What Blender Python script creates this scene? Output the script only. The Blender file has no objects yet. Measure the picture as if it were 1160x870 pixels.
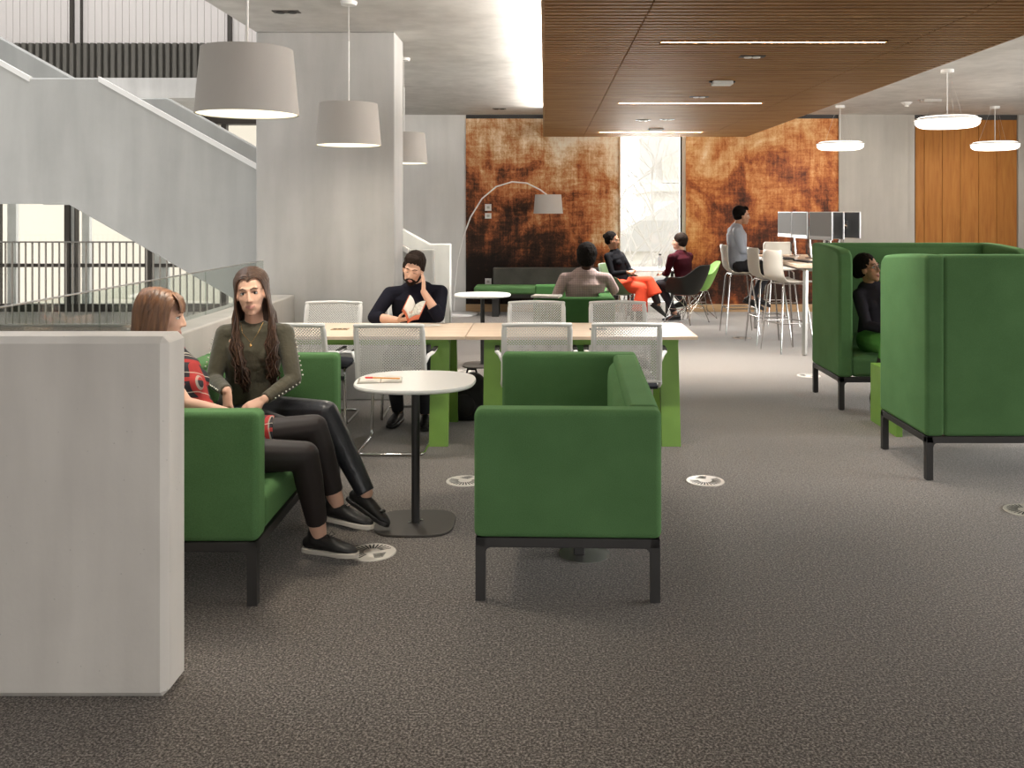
import bpy, bmesh, math, random
import numpy as np
from mathutils import Vector, Matrix
random.seed(7)
PI = math.pi
SC = bpy.context.scene
COL = SC.collection
V = Vector

# ---------------------------------------------------------------- materials
MATS = {}
def nt(name):
    m = bpy.data.materials.new(name); m.use_nodes = True
    t = m.node_tree; t.nodes.clear()
    out = t.nodes.new('ShaderNodeOutputMaterial')
    b = t.nodes.new('ShaderNodeBsdfPrincipled')
    t.links.new(b.outputs[0], out.inputs[0])
    return m, t, b, out
def nd(t, kind, **kw):
    n = t.nodes.new(kind)
    for k, v in kw.items():
        if k.startswith('i_'):
            key = k[2:]
            key = int(key) if key.isdigit() else key.replace('_', ' ')
            n.inputs[key].default_value = v
        else:
            setattr(n, k, v)
    return n
def ramp(t, stops):
    r = t.nodes.new('ShaderNodeValToRGB'); e = r.color_ramp.elements
    while len(e) < len(stops): e.new(0.5)
    for i, (p, c) in enumerate(stops):
        e[i].position = p; e[i].color = (*c, 1) if len(c) == 3 else c
    return r
def objco(t, scale=(1, 1, 1), rot=(0, 0, 0), gen='Object'):
    tc = t.nodes.new('ShaderNodeTexCoord'); mp = t.nodes.new('ShaderNodeMapping')
    mp.inputs['Scale'].default_value = scale; mp.inputs['Rotation'].default_value = rot
    t.links.new(tc.outputs[gen], mp.inputs[0]); return mp
def mat(name, col, rough=0.6, metal=0.0, var=0.0, vscale=6.0, bump=0.0, bscale=40.0, spec=None, sheen=0.0, col2=None, detail=4.0, stretch=(1, 1, 1), trans=0, coat=0):
    m, t, b, o = nt(name)
    b.inputs['Base Color'].default_value = (*col, 1)
    b.inputs['Roughness'].default_value = rough; b.inputs['Metallic'].default_value = metal
    if spec is not None: b.inputs['Specular IOR Level'].default_value = spec
    if sheen: b.inputs['Sheen Weight'].default_value = sheen; b.inputs['Sheen Roughness'].default_value = .5
    if trans: b.inputs['Transmission Weight'].default_value = trans
    if coat: b.inputs['Coat Weight'].default_value = coat
    mp = objco(t, stretch)
    if var or col2:
        n = nd(t, 'ShaderNodeTexNoise', i_Scale=vscale, i_Detail=detail)
        t.links.new(mp.outputs[0], n.inputs['Vector'])
        c2 = col2 or tuple(c * (1 - var) for c in col)
        c1 = col if col2 else tuple(min(1, c * (1 + var)) for c in col)
        r = ramp(t, [(.3, c2), (.7, c1)])
        t.links.new(n.outputs[0], r.inputs[0]); t.links.new(r.outputs[0], b.inputs['Base Color'])
    if bump:
        n2 = nd(t, 'ShaderNodeTexNoise', i_Scale=bscale, i_Detail=3.0)
        t.links.new(mp.outputs[0], n2.inputs['Vector'])
        bp = nd(t, 'ShaderNodeBump', i_Strength=bump, i_Distance=.01)
        t.links.new(n2.outputs[0], bp.inputs['Height']); t.links.new(bp.outputs[0], b.inputs['Normal'])
    MATS[name] = m; return m
def emis(name, col, s):
    m, t, b, o = nt(name)
    b.inputs['Base Color'].default_value = (*col, 1)
    b.inputs['Emission Color'].default_value = (*col, 1); b.inputs['Emission Strength'].default_value = s
    MATS[name] = m; return m

def concrete(name, c1, c2, rough=.6, lines=False):
    m, t, b, o = nt(name)
    b.inputs['Roughness'].default_value = rough; b.inputs['Specular IOR Level'].default_value = .3
    mp = objco(t)
    n1 = nd(t, 'ShaderNodeTexNoise', i_Scale=.9, i_Detail=8.0, i_Roughness=.6, i_Distortion=.4)
    t.links.new(mp.outputs[0], n1.inputs['Vector'])
    mp2 = objco(t, (3.5, 3.5, .5))
    n2 = nd(t, 'ShaderNodeTexNoise', i_Scale=1.6, i_Detail=6.0)
    t.links.new(mp2.outputs[0], n2.inputs['Vector'])
    ad = nd(t, 'ShaderNodeMath', operation='ADD'); t.links.new(n1.outputs[0], ad.inputs[0]); t.links.new(n2.outputs[0], ad.inputs[1])
    hf = nd(t, 'ShaderNodeMath', operation='MULTIPLY', i_1=.5); t.links.new(ad.outputs[0], hf.inputs[0])
    r = ramp(t, [(.36, c2), (.62, c1)]); t.links.new(hf.outputs[0], r.inputs[0])
    vo = nd(t, 'ShaderNodeTexVoronoi', i_Scale=22.0); t.links.new(mp.outputs[0], vo.inputs['Vector'])
    rp = ramp(t, [(.035, (.55, .55, .55)), (.06, (1, 1, 1))]); t.links.new(vo.outputs['Distance'], rp.inputs[0])
    mx = nd(t, 'ShaderNodeMixRGB', blend_type='MULTIPLY', i_Fac=.55)
    t.links.new(r.outputs[0], mx.inputs[1]); t.links.new(rp.outputs[0], mx.inputs[2])
    t.links.new(mx.outputs[0], b.inputs['Base Color'])
    n3 = nd(t, 'ShaderNodeTexNoise', i_Scale=60.0, i_Detail=4.0); t.links.new(mp.outputs[0], n3.inputs['Vector'])
    bp = nd(t, 'ShaderNodeBump', i_Strength=.12, i_Distance=.004); t.links.new(n3.outputs[0], bp.inputs['Height'])
    t.links.new(bp.outputs[0], b.inputs['Normal'])
    MATS[name] = m; return m

def wood(name, c1, c2, c3, axis='X', sc=1.0, rough=.45):
    m, t, b, o = nt(name)
    b.inputs['Roughness'].default_value = rough
    s = {'X': (.7, 9, 9), 'Z': (9, 9, .7), 'Y': (9, .7, 9)}[axis]
    mp = objco(t, tuple(q * sc for q in s))
    n = nd(t, 'ShaderNodeTexNoise', i_Scale=2.2, i_Detail=8.0, i_Roughness=.62, i_Distortion=.6)
    t.links.new(mp.outputs[0], n.inputs['Vector'])
    r = ramp(t, [(.3, c1), (.5, c2), (.72, c3)]); t.links.new(n.outputs[0], r.inputs[0])
    t.links.new(r.outputs[0], b.inputs['Base Color'])
    b.inputs['Specular IOR Level'].default_value = .18 if sc == 1.0 and rough > .5 else .35
    MATS[name] = m; return m

def carpet():
    m, t, b, o = nt('carpet')
    b.inputs['Roughness'].default_value = .95; b.inputs['Specular IOR Level'].default_value = .12; b.inputs['Sheen Weight'].default_value = .8; b.inputs['Sheen Roughness'].default_value = .28; b.inputs['Sheen Tint'].default_value = (.95, .92, .90, 1)
    mp = objco(t)
    n1 = nd(t, 'ShaderNodeTexNoise', i_Scale=120.0, i_Detail=2.5, i_Roughness=.7)
    n2 = nd(t, 'ShaderNodeTexNoise', i_Scale=45.0, i_Detail=4.0, i_Roughness=.7)
    n3 = nd(t, 'ShaderNodeTexNoise', i_Scale=.6, i_Detail=3.0)
    for n in (n1, n2, n3): t.links.new(mp.outputs[0], n.inputs['Vector'])
    r1 = ramp(t, [(.36, (.040, .032, .026)), (.5, (.138, .119, .102)), (.66, (.38, .335, .295))]); t.links.new(n1.outputs[0], r1.inputs[0])
    r2 = ramp(t, [(.35, (.72, .72, .72)), (.65, (1.18, 1.18, 1.18))]); t.links.new(n2.outputs[0], r2.inputs[0])
    r3 = ramp(t, [(.35, (.9, .9, .9)), (.65, (1.08, 1.07, 1.06))]); t.links.new(n3.outputs[0], r3.inputs[0])
    a = nd(t, 'ShaderNodeMixRGB', blend_type='MULTIPLY', i_Fac=1.0); t.links.new(r1.outputs[0], a.inputs[1]); t.links.new(r2.outputs[0], a.inputs[2])
    c = nd(t, 'ShaderNodeMixRGB', blend_type='MULTIPLY', i_Fac=1.0); t.links.new(a.outputs[0], c.inputs[1]); t.links.new(r3.outputs[0], c.inputs[2])
    t.links.new(c.outputs[0], b.inputs['Base Color'])
    bp = nd(t, 'ShaderNodeBump', i_Strength=.6, i_Distance=.004); t.links.new(n1.outputs[0], bp.inputs['Height'])
    t.links.new(bp.outputs[0], b.inputs['Normal'])
    MATS['carpet'] = m

def fabric(name, c1, c2, bump=.35):
    m, t, b, o = nt(name)
    b.inputs['Roughness'].default_value = .9; b.inputs['Specular IOR Level'].default_value = .15
    b.inputs['Sheen Weight'].default_value = .2; b.inputs['Sheen Roughness'].default_value = .45
    b.inputs['Sheen Tint'].default_value = (*[min(1, q * 4) for q in c1], 1)
    mp = objco(t)
    n1 = nd(t, 'ShaderNodeTexNoise', i_Scale=260.0, i_Detail=2.0)
    n2 = nd(t, 'ShaderNodeTexNoise', i_Scale=4.0, i_Detail=3.0)
    t.links.new(mp.outputs[0], n1.inputs['Vector']); t.links.new(mp.outputs[0], n2.inputs['Vector'])
    mx = nd(t, 'ShaderNodeMath', operation='ADD'); t.links.new(n1.outputs[0], mx.inputs[0]); t.links.new(n2.outputs[0], mx.inputs[1])
    h = nd(t, 'ShaderNodeMath', operation='MULTIPLY', i_1=.5); t.links.new(mx.outputs[0], h.inputs[0])
    r = ramp(t, [(.35, c2), (.65, c1)]); t.links.new(h.outputs[0], r.inputs[0]); t.links.new(r.outputs[0], b.inputs['Base Color'])
    bp = nd(t, 'ShaderNodeBump', i_Strength=bump, i_Distance=.0015); t.links.new(n1.outputs[0], bp.inputs['Height']); t.links.new(bp.outputs[0], b.inputs['Normal'])
    MATS[name] = m

def mural(name, flip):
    # rust / amber / cream abstract wall covering, worked in the object's own x (across) and z (up)
    m, t, b, o = nt(name)
    b.inputs['Roughness'].default_value = .5
    L = t.links.new
    def noise(scale, sc, det, dist=0, rough=.6, off=(0, 0, 0)):
        mp = objco(t, scale); mp.inputs['Location'].default_value = off
        n = nd(t, 'ShaderNodeTexNoise', i_Scale=sc, i_Detail=det, i_Distortion=dist, i_Roughness=rough); L(mp.outputs[0], n.inputs['Vector']); return n
    def mth(op, a, bb, clamp=False):
        n = nd(t, 'ShaderNodeMath', operation=op); n.use_clamp = clamp
        for i, q in enumerate((a, bb)):
            if isinstance(q, (int, float)): n.inputs[i].default_value = q
            else: L(q, n.inputs[i])
        return n.outputs[0]
    tc = t.nodes.new('ShaderNodeTexCoord'); sx = t.nodes.new('ShaderNodeSeparateXYZ'); L(tc.outputs['Object'], sx.inputs[0])
    big = noise((1, 1, 1.1), 1.1, 9, 1.2, .62, off=(3 + flip, 0, 1))
    ver = noise((13, 13, .8), 1.6, 9, .5, .75, off=(1, 0, flip))
    hor = noise((1.2, 1.2, 11), 1.5, 8, .6, .72, off=(flip, 0, 2))
    fine = noise((5, 5, 4), 4.0, 10, 1.0, .8, off=(0, 0, flip * 2))
    blk = noise((4, 4, 1.6), 1.3, 5, 0, .5, off=(5, 0, flip * 3))
    v = mth('ADD', mth('MULTIPLY', sx.outputs[2], .21 if flip else .255), mth('MULTIPLY', sx.outputs[0], -.055 if flip else .12))
    for n_, k_ in ((big, 1.25), (ver, .55), (hor, .5), (fine, .75), (blk, .55)):
        v = mth('ADD', v, mth('MULTIPLY', mth('SUBTRACT', n_.outputs[0], .5), k_))
    v = mth('ADD', v, .055 if flip else -.035)
    if flip:
        r = ramp(t, [(.0, (.03, .013, .008)), (.20, (.13, .037, .016)), (.36, (.36, .10, .03)), (.5, (.56, .21, .065)), (.66, (.70, .38, .16)), (.84, (.83, .58, .32)), (1, (.93, .78, .56))])
    else:
        r = ramp(t, [(.0, (.012, .006, .004)), (.18, (.055, .022, .011)), (.32, (.22, .065, .022)), (.44, (.46, .15, .05)), (.56, (.55, .28, .12)), (.70, (.74, .52, .32)), (.86, (.9, .76, .58)), (1, (.93, .84, .7))])
    L(v, r.inputs[0])
    L(r.outputs[0], b.inputs['Base Color']); b.inputs['Specular IOR Level'].default_value = .2
    MATS[name] = m

def plaid(name):
    m, t, b, o = nt(name); L = t.links.new
    b.inputs['Roughness'].default_value = .85
    tc = t.nodes.new('ShaderNodeTexCoord'); sx = t.nodes.new('ShaderNodeSeparateXYZ')
    mp = objco(t, (1, 1, 1), (.35, .25, .2)); L(mp.outputs[0], sx.inputs[0])
    def band(axis, w, ph, per=.088):
        a = nd(t, 'ShaderNodeMath', operation='ADD', i_1=ph + 10 * per); L(sx.outputs[axis], a.inputs[0])
        md = nd(t, 'ShaderNodeMath', operation='MODULO', i_1=per); L(a.outputs[0], md.inputs[0])
        l = nd(t, 'ShaderNodeMath', operation='LESS_THAN', i_1=w); L(md.outputs[0], l.inputs[0]); return l.outputs[0]
    col = None
    prev = nd(t, 'ShaderNodeRGB'); prev.outputs[0].default_value = (.018, .016, .022, 1); prev = prev.outputs[0]
    for axis, w, ph, c, f in ((0, .018, .03, (.42, .03, .025), .85), (2, .018, .05, (.42, .03, .025), .85), (0, .004, .060, (.6, .55, .45), .7), (2, .004, .012, (.6, .55, .45), .7), (0, .006, .012, (.6, .55, .45), .5)):
        bd = band(axis, w, ph)
        ml = nd(t, 'ShaderNodeMath', operation='MULTIPLY', i_1=f); L(bd, ml.inputs[0])
        mx = nd(t, 'ShaderNodeMixRGB'); L(ml.outputs[0], mx.inputs[0]); L(prev, mx.inputs[1]); mx.inputs[2].default_value = (*c, 1); prev = mx.outputs[0]
    L(prev, b.inputs['Base Color']); MATS[name] = m

def stripes(name, base, line, per=.012, w=.003, axis=0):
    m, t, b, o = nt(name); L = t.links.new
    b.inputs['Roughness'].default_value = .85
    sx = t.nodes.new('ShaderNodeSeparateXYZ'); mp = objco(t); L(mp.outputs[0], sx.inputs[0])
    prev = (*base, 1)
    vals = []
    for ax in axis if isinstance(axis, tuple) else (axis,):
        a = nd(t, 'ShaderNodeMath', operation='ADD', i_1=100 * per); L(sx.outputs[ax], a.inputs[0])
        md = nd(t, 'ShaderNodeMath', operation='MODULO', i_1=per); L(a.outputs[0], md.inputs[0])
        l = nd(t, 'ShaderNodeMath', operation='LESS_THAN', i_1=w); L(md.outputs[0], l.inputs[0]); vals.append(l.outputs[0])
    s = vals[0]
    for q in vals[1:]:
        mxx = nd(t, 'ShaderNodeMath', operation='MAXIMUM'); L(s, mxx.inputs[0]); L(q, mxx.inputs[1]); s = mxx.outputs[0]
    mx = nd(t, 'ShaderNodeMixRGB'); L(s, mx.inputs[0]); mx.inputs[1].default_value = prev; mx.inputs[2].default_value = (*line, 1)
    L(mx.outputs[0], b.inputs['Base Color'])
    n2 = nd(t, 'ShaderNodeTexNoise', i_Scale=14.0, i_Detail=3.0); L(mp.outputs[0], n2.inputs['Vector'])
    bp = nd(t, 'ShaderNodeBump', i_Strength=.6, i_Distance=.02); L(n2.outputs[0], bp.inputs['Height']); L(bp.outputs[0], b.inputs['Normal'])
    MATS[name] = m

carpet()
concrete('concrete', (.505, .497, .482), (.39, .383, .371))
concrete('concrete_light', (.74, .73, .71), (.63, .62, .60))
concrete('concrete_block', (.66, .625, .58), (.52, .49, .455))
concrete('concrete_stair', (.50, .50, .48), (.40, .40, .385))
concrete('concrete_ceiling', (.66, .645, .62), (.50, .487, .466))
concrete('concrete_warm', (.46, .435, .40), (.37, .35, .32))
wood('slat_wood', (.24, .115, .040), (.34, .175, .068), (.42, .235, .10), 'X', rough=.62)
wood('door_wood', (.28, .105, .024), (.36, .145, .032), (.41, .18, .045), 'Z', rough=.6)
wood('table_wood', (.66, .51, .37), (.72, .57, .43), (.76, .62, .48), 'X', rough=.35)
wood('skirt_wood', (.42, .26, .13), (.50, .32, .17), (.56, .37, .2), 'X')
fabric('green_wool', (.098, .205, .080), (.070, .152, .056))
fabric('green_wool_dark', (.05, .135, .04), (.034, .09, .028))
fabric('grey_wool', (.10, .095, .085), (.055, .052, .048))
fabric('seat_black', (.035, .037, .045), (.02, .02, .025))
mural('mural_left', 0); mural('mural_right', 1)
plaid('plaid')
mat('white_plastic', (.80, .79, .77), .4)
mat('shell_white', (.62, .58, .51), .45)
mat('table_white', (.78, .77, .74), .3)
mat('lime_paint', (.20, .38, .06), .45, var=.08)
mat('lime_plastic', (.32, .62, .16), .4)
mat('olive_plastic', (.10, .16, .075), .45)
mat('charcoal_plastic', (.035, .035, .032), .6, spec=.2)
mat('black_metal', (.028, .026, .025), .5, var=.1)
mat('bronze_metal', (.06, .052, .044), .5, metal=.2)
mat('fin_metal', (.17, .16, .14), .55, metal=.2)
mat('baluster_metal', (.24, .22, .19), .5)
mat('chrome', (.75, .75, .75), .12, metal=1)
mat('steel', (.6, .59, .57), .3, metal=1)
mat('grille_metal', (.70, .66, .60), .4, metal=.3)
mat('dark_hole', (.01, .01, .01), .8)
mat('shade_fabric', (.50, .47, .44), .8, bump=.1, bscale=300)
mat('shade_inner', (.85, .80, .62), .8)
mat('white_paint', (.80, .79, .77), .5)
mat('highlight_white', (.88, .87, .85), .5)
mat('blind', (.80, .75, .72), .7)
mat('skin_light', (.66, .40, .29), .55, var=.05, spec=.3)
mat('skin_tan', (.50, .27, .17), .5, spec=.35)
mat('skin_brown', (.36, .185, .11), .5, spec=.3)
mat('skin_dark', (.045, .022, .015), .6, spec=.15)
mat('lips_pink', (.50, .23, .19), .5)
mat('lips_brown', (.24, .07, .05), .45)
mat('eye_white', (.7, .68, .65), .3)
mat('eye_dark', (.02, .012, .008), .25)
mat('hair_brown', (.10, .052, .030), .5, col2=(.035, .019, .013), vscale=3, stretch=(30, 30, 1.2))
mat('hair_auburn', (.25, .11, .045), .45, col2=(.055, .027, .017), vscale=2.4, stretch=(14, 14, 1.2))
mat('hair_black', (.008, .006, .005), .8, bump=.5, bscale=90, spec=.08)
mat('hair_dark', (.018, .011, .008), .75, bump=.5, bscale=70, spec=.12)
mat('olive_knit', (.072, .064, .040), .85, var=.2, vscale=9, bump=.8, bscale=22, sheen=.2)
mat('navy_shirt', (.010, .010, .017), .9, bump=.8, bscale=14, spec=.12)
mat('black_knit', (.008, .008, .010), .85, bump=.6, bscale=16, spec=.1)
mat('burgundy_knit', (.045, .007, .012), .9, bump=.5, bscale=14, spec=.1)
mat('charcoal_knit', (.026, .023, .030), .9, bump=.5, bscale=14, spec=.1)
mat('blue_shirt', (.42, .46, .54), .8, bump=.8, bscale=12)
mat('leather_black', (.014, .015, .019), .38, bump=.5, bscale=18, spec=.6)
mat('black_denim', (.014, .013, .018), .75, bump=.5, bscale=20)
mat('tights', (.016, .010, .009), .65)
mat('red_cloth', (.78, .065, .015), .8, bump=.7, bscale=10)
mat('green_cloth', (.07, .24, .035), .8, bump=.5, bscale=14)
stripes('check_shirt', (.34, .25, .225), (.20, .14, .13), .014, .004, (0, 2))
mat('shoe_black', (.012, .011, .011), .45, bump=.3, bscale=40)
mat('sole_white', (.62, .57, .50), .6)
mat('gold', (.85, .55, .22), .25, metal=1)
mat('pearl', (.8, .76, .68), .25)
mat('paper', (.75, .72, .65), .8)
mat('paper_print', (.75, .72, .65), .8, col2=(.28, .26, .22), vscale=60, stretch=(.4, 3, 3))
mat('cover_orange', (.55, .13, .06), .6)
mat('notebook_cover', (.33, .30, .24), .7)
mat('pencil_orange', (.75, .33, .06), .5)
mat('pencil_red', (.70, .03, .02), .5)
mat('bag_black', (.013, .012, .012), .75, bump=.5, bscale=30)
mat('screen_grey', (.30, .31, .32), .6, spec=.2)
mat('monitor_back', (.05, .055, .065), .3, spec=.6)
mat('monitor_silver', (.62, .63, .65), .35, metal=.5)
mat('brass_plate', (.42, .26, .12), .4, metal=.4)
mat('bottle_steel', (.35, .36, .36), .35, metal=.4)
mat('oat_wall', (.70, .64, .55), .8)
mat('roof_slate', (.60, .58, .56), .7)
mat('stone_pale', (.74, .70, .64), .85, var=.05)
mat('pane_dark', (.50, .50, .50), .4)
mat('bark', (.62, .58, .54), .9)
mat('ground_pale', (.62, .60, .56), .9, var=.08)
emis('slot_light', (1.0, .68, .40), 1.3)
emis('disc_light', (1.0, .95, .86), 1.7)
emis('lamp_glow', (1.0, .93, .74), 1.0)
def glass(name, tint, rough=0.0):
    m, t, b, o = nt(name); t.nodes.remove(b)
    tr = nd(t, 'ShaderNodeBsdfTransparent'); tr.inputs[0].default_value = (*tint, 1)
    gl = nd(t, 'ShaderNodeBsdfGlossy'); gl.inputs['Roughness'].default_value = .02
    lw = nd(t, 'ShaderNodeLayerWeight', i_Blend=.5); pw = nd(t, 'ShaderNodeMath', operation='POWER', i_1=4.0); t.links.new(lw.outputs['Facing'], pw.inputs[0]); fr = nd(t, 'ShaderNodeMath', operation='MULTIPLY_ADD', i_1=.5, i_2=.03); t.links.new(pw.outputs[0], fr.inputs[0]); mx = nd(t, 'ShaderNodeMixShader')
    t.links.new(fr.outputs[0], mx.inputs[0]); t.links.new(tr.outputs[0], mx.inputs[1]); t.links.new(gl.outputs[0], mx.inputs[2]); t.links.new(mx.outputs[0], o.inputs[0])
    MATS[name] = m
glass('glass_clear', (.94, .95, .94)); glass('glass_balustrade', (.86, .89, .87))

# ---------------------------------------------------------------- mesh builder
def norm(v): v = V(v); return v.normalized() if v.length > 1e-9 else V((0, 0, 1))
class MB:
    def __init__(s): s.v = []; s.f = []; s.mi = []; s.cur = 0
    def add(s, vs, fs, M=None):
        b = len(s.v)
        for p in vs: s.v.append((M @ V(p)) if M is not None else V(p))
        for f in fs: s.f.append(tuple(b + i for i in f)); s.mi.append(s.cur)
        return s
    def box(s, x0, x1, y0, y1, z0, z1, M=None):
        vs = [(x, y, z) for z in (z0, z1) for y in (y0, y1) for x in (x0, x1)]
        return s.add(vs, [(0, 2, 3, 1), (4, 5, 7, 6), (0, 1, 5, 4), (2, 6, 7, 3), (0, 4, 6, 2), (1, 3, 7, 5)], M)
    def prism(s, pts, axis, a, b, M=None):
        # outline in the plane across `axis`, run from a to b
        n = len(pts)
        def P(p, q):
            return {'Y': (p[0], q, p[1]), 'X': (q, p[0], p[1]), 'Z': (p[0], p[1], q)}[axis]
        vs = [P(p, a) for p in pts] + [P(p, b) for p in pts]
        fs = [tuple(range(n))[::-1], tuple(range(n, 2 * n))] + [(i, (i + 1) % n, n + (i + 1) % n, n + i) for i in range(n)]
        return s.add(vs, fs, M)
    def sweep(s, pts, rads, wide=None, n=12, caps=(1, 1), M=None):
        # closed tube along pts; rads = r or (a, b): a along `wide`
        pts = [V(p) for p in pts]; rads = [(r, r) if isinstance(r, (int, float)) else r for r in rads]
        rings = []; k = len(pts); last = None
        for i, p in enumerate(pts):
            t = norm(pts[min(i + 1, k - 1)] - pts[max(i - 1, 0)])
            if wide is not None: w = V(wide)
            elif last is not None: w = last
            else: w = V((1, 0, 0)) if abs(t.x) < .8 else V((0, 1, 0))
            w = w - t * w.dot(t)
            if w.length < 1e-4: w = t.orthogonal()
            w = w.normalized(); last = w; u = t.cross(w)
            rings.append((p, t, w, u, rads[i][0], rads[i][1]))
        full = []
        def ring(p, w, u, a, b):
            return [p + w * (a * math.cos(2 * PI * j / n)) + u * (b * math.sin(2 * PI * j / n)) for j in range(n)]
        p, t, w, u, a, b = rings[0]; h = min(a, b)
        if caps[0]:
            for q in (.95, .75, .4): full.append(ring(p - t * h * q, w, u, a * math.sqrt(1 - q * q), b * math.sqrt(1 - q * q)))
        for (p, t, w, u, a, b) in rings: full.append(ring(p, w, u, a, b))
        p, t, w, u, a, b = rings[-1]; h = min(a, b)
        if caps[1]:
            for q in (.4, .75, .95): full.append(ring(p + t * h * q, w, u, a * math.sqrt(1 - q * q), b * math.sqrt(1 - q * q)))
        vs = [q for r in full for q in r]; m = len(full)
        fs = [tuple(range(n))[::-1], tuple((m - 1) * n + j for j in range(n))]
        for i in range(m - 1):
            for j in range(n): fs.append((i * n + j, i * n + (j + 1) % n, (i + 1) * n + (j + 1) % n, (i + 1) * n + j))
        return s.add(vs, fs, M)
    def seg(s, a, b, r0, r1, caps=(1, 1), M=None, n=14, mid=None):
        a, b = V(a), V(b)
        if mid: return s.sweep([a, a.lerp(b, .35), b], [r0, mid, r1], n=n, caps=caps, M=M)
        return s.sweep([a, b], [r0, r1], n=n, caps=caps, M=M)
    def tube(s, pts, r, n=8, M=None): return s.sweep(pts, [r] * len(pts), n=n, caps=(0, 0), M=M)
    def ell(s, c, r, M=None, nu=20, nv=14):
        if isinstance(r, (int, float)): r = (r, r, r)
        vs = [(c[0], c[1], c[2] - r[2])]; fs = []
        for i in range(1, nv):
            th = -PI / 2 + PI * i / nv
            for j in range(nu):
                ph = 2 * PI * j / nu
                vs.append((c[0] + r[0] * math.cos(th) * math.cos(ph), c[1] + r[1] * math.cos(th) * math.sin(ph), c[2] + r[2] * math.sin(th)))
        vs.append((c[0], c[1], c[2] + r[2])); top = len(vs) - 1
        for j in range(nu): fs.append((0, 1 + (j + 1) % nu, 1 + j))
        for i in range(nv - 2):
            for j in range(nu):
                a = 1 + i * nu + j; b = 1 + i * nu + (j + 1) % nu
                fs.append((a, b, b + nu, a + nu))
        for j in range(nu): fs.append((top - nu + j, top - nu + (j + 1) % nu, top))
        return s.add(vs, fs, M)
    def lathe(s, prof, n=40, M=None, closed=False):
        vs = []; fs = []; k = len(prof)
        for (r, z) in prof:
            for j in range(n): a = 2 * PI * j / n; vs.append((r * math.cos(a), r * math.sin(a), z))
        for i in range(k if closed else k - 1):
            i2 = (i + 1) % k
            for j in range(n): fs.append((i * n + j, i * n + (j + 1) % n, i2 * n + (j + 1) % n, i2 * n + j))
        if not closed:
            if prof[0][0] > 1e-6: fs.append(tuple(range(n))[::-1])
            if prof[-1][0] > 1e-6: fs.append(tuple((k - 1) * n + j for j in range(n)))
        return s.add(vs, fs, M)
    def cyl(s, c, r, z0, z1, n=32, M=None): 
        T = Matrix.Translation(V(c)); T = M @ T if M is not None else T
        return s.lathe([(r, z0), (r, z1)], n, T)
    def grid(s, fn, nu, nv):
        vs = [fn(i / nu, j / nv) for j in range(nv + 1) for i in range(nu + 1)]
        fs = [(j * (nu + 1) + i, j * (nu + 1) + i + 1, (j + 1) * (nu + 1) + i + 1, (j + 1) * (nu + 1) + i) for j in range(nv) for i in range(nu)]
        return s.add(vs, fs)
    def squircle(s, a, b, z0, z1, e=3.2, n=64, M=None, edge=0.0):
        def P(t):
            c, q = math.cos(t), math.sin(t)
            return (math.copysign(abs(c) ** (2 / e), c), math.copysign(abs(q) ** (2 / e), q))
        lev = [(z0, 1), (z1, 1)] if not edge else [(z0, 1 - edge), (z0 + (z1 - z0) * .35, 1), (z0 + (z1 - z0) * .7, 1), (z1, 1 - edge * .5)]
        vs = []; fs = []
        for z, k in lev:
            for j in range(n):
                x, y = P(2 * PI * j / n); vs.append((x * a * k, y * b * k, z))
        m = len(lev)
        fs = [tuple(range(n))[::-1], tuple((m - 1) * n + j for j in range(n))]
        for i in range(m - 1):
            for j in range(n): fs.append((i * n + j, i * n + (j + 1) % n, (i + 1) * n + (j + 1) % n, (i + 1) * n + j))
        return s.add(vs, fs, M)

def mesh_of(mb, name):
    me = bpy.data.meshes.new(name); me.from_pydata([tuple(p) for p in mb.v], [], mb.f)
    if mb.mi and max(mb.mi) > 0: me.polygons.foreach_set('material_index', mb.mi)
    me.update(); return me
def obj(name, mb, material, parent=None, smooth=None, bevel=0, seg=3, solid=0, sub=0, loc=None, label=None, kind=None, off=None):
    me = mb if isinstance(mb, bpy.types.Mesh) else None
    if me is None:
        if off is not None: mb.v = [p - V(off) for p in mb.v]
        me = mesh_of(mb, name)
    for m in (material if isinstance(material, (list, tuple)) else [material]): me.materials.append(MATS[m])
    if smooth is not None:
        me.shade_smooth(); me.set_sharp_from_angle(angle=math.radians(smooth))
    o = bpy.data.objects.new(name, me); COL.objects.link(o)
    if parent is not None: o.parent = parent
    if loc is not None: o.location = loc
    if solid: md = o.modifiers.new('s', 'SOLIDIFY'); md.thickness = solid; md.offset = 0
    if bevel:
        md = o.modifiers.new('b', 'BEVEL'); md.width = bevel; md.segments = seg; md.limit_method = 'ANGLE'; md.angle_limit = math.radians(40); md.harden_normals = seg > 1
        if seg > 1: me.shade_smooth()
    if sub: md = o.modifiers.new('u', 'SUBSURF'); md.levels = sub; md.render_levels = sub
    if label: o['label'] = label
    if kind: o['kind'] = kind
    return o
def thing(name, label, cat, loc=(0, 0, 0), rot=0, group=None):
    o = bpy.data.objects.new(name, None); o.empty_display_size = .1; COL.objects.link(o)
    o.location = loc; o.rotation_euler = (0, 0, rot); o['label'] = label; o['category'] = cat
    if group: o['group'] = group
    return o
def tag(o, label, cat, group=None, kind=None):
    o['label'] = label; o['category'] = cat
    if group: o['group'] = group
    if kind: o['kind'] = kind
    return o
def struct(name, mb, material, **kw):
    o = obj(name, mb, material, **kw)
    if kw.get('parent') is None: o['kind'] = 'structure'
    return o
KIDS = {}
def children(o): return [c for c in bpy.data.objects if c.parent is o]
def dup(root, loc, rot=0, label=None, group=None):
    def cp(o, par):
        c = o.copy(); COL.objects.link(c)
        if par is not None: c.parent = par; c.matrix_parent_inverse = o.matrix_parent_inverse
        for ch in children(o):
            cp(ch, c)
        return c
    r = cp(root, None); r.location = loc; r.rotation_euler = (0, 0, rot)
    if label: r['label'] = label
    if group: r['group'] = group
    return r
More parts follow.
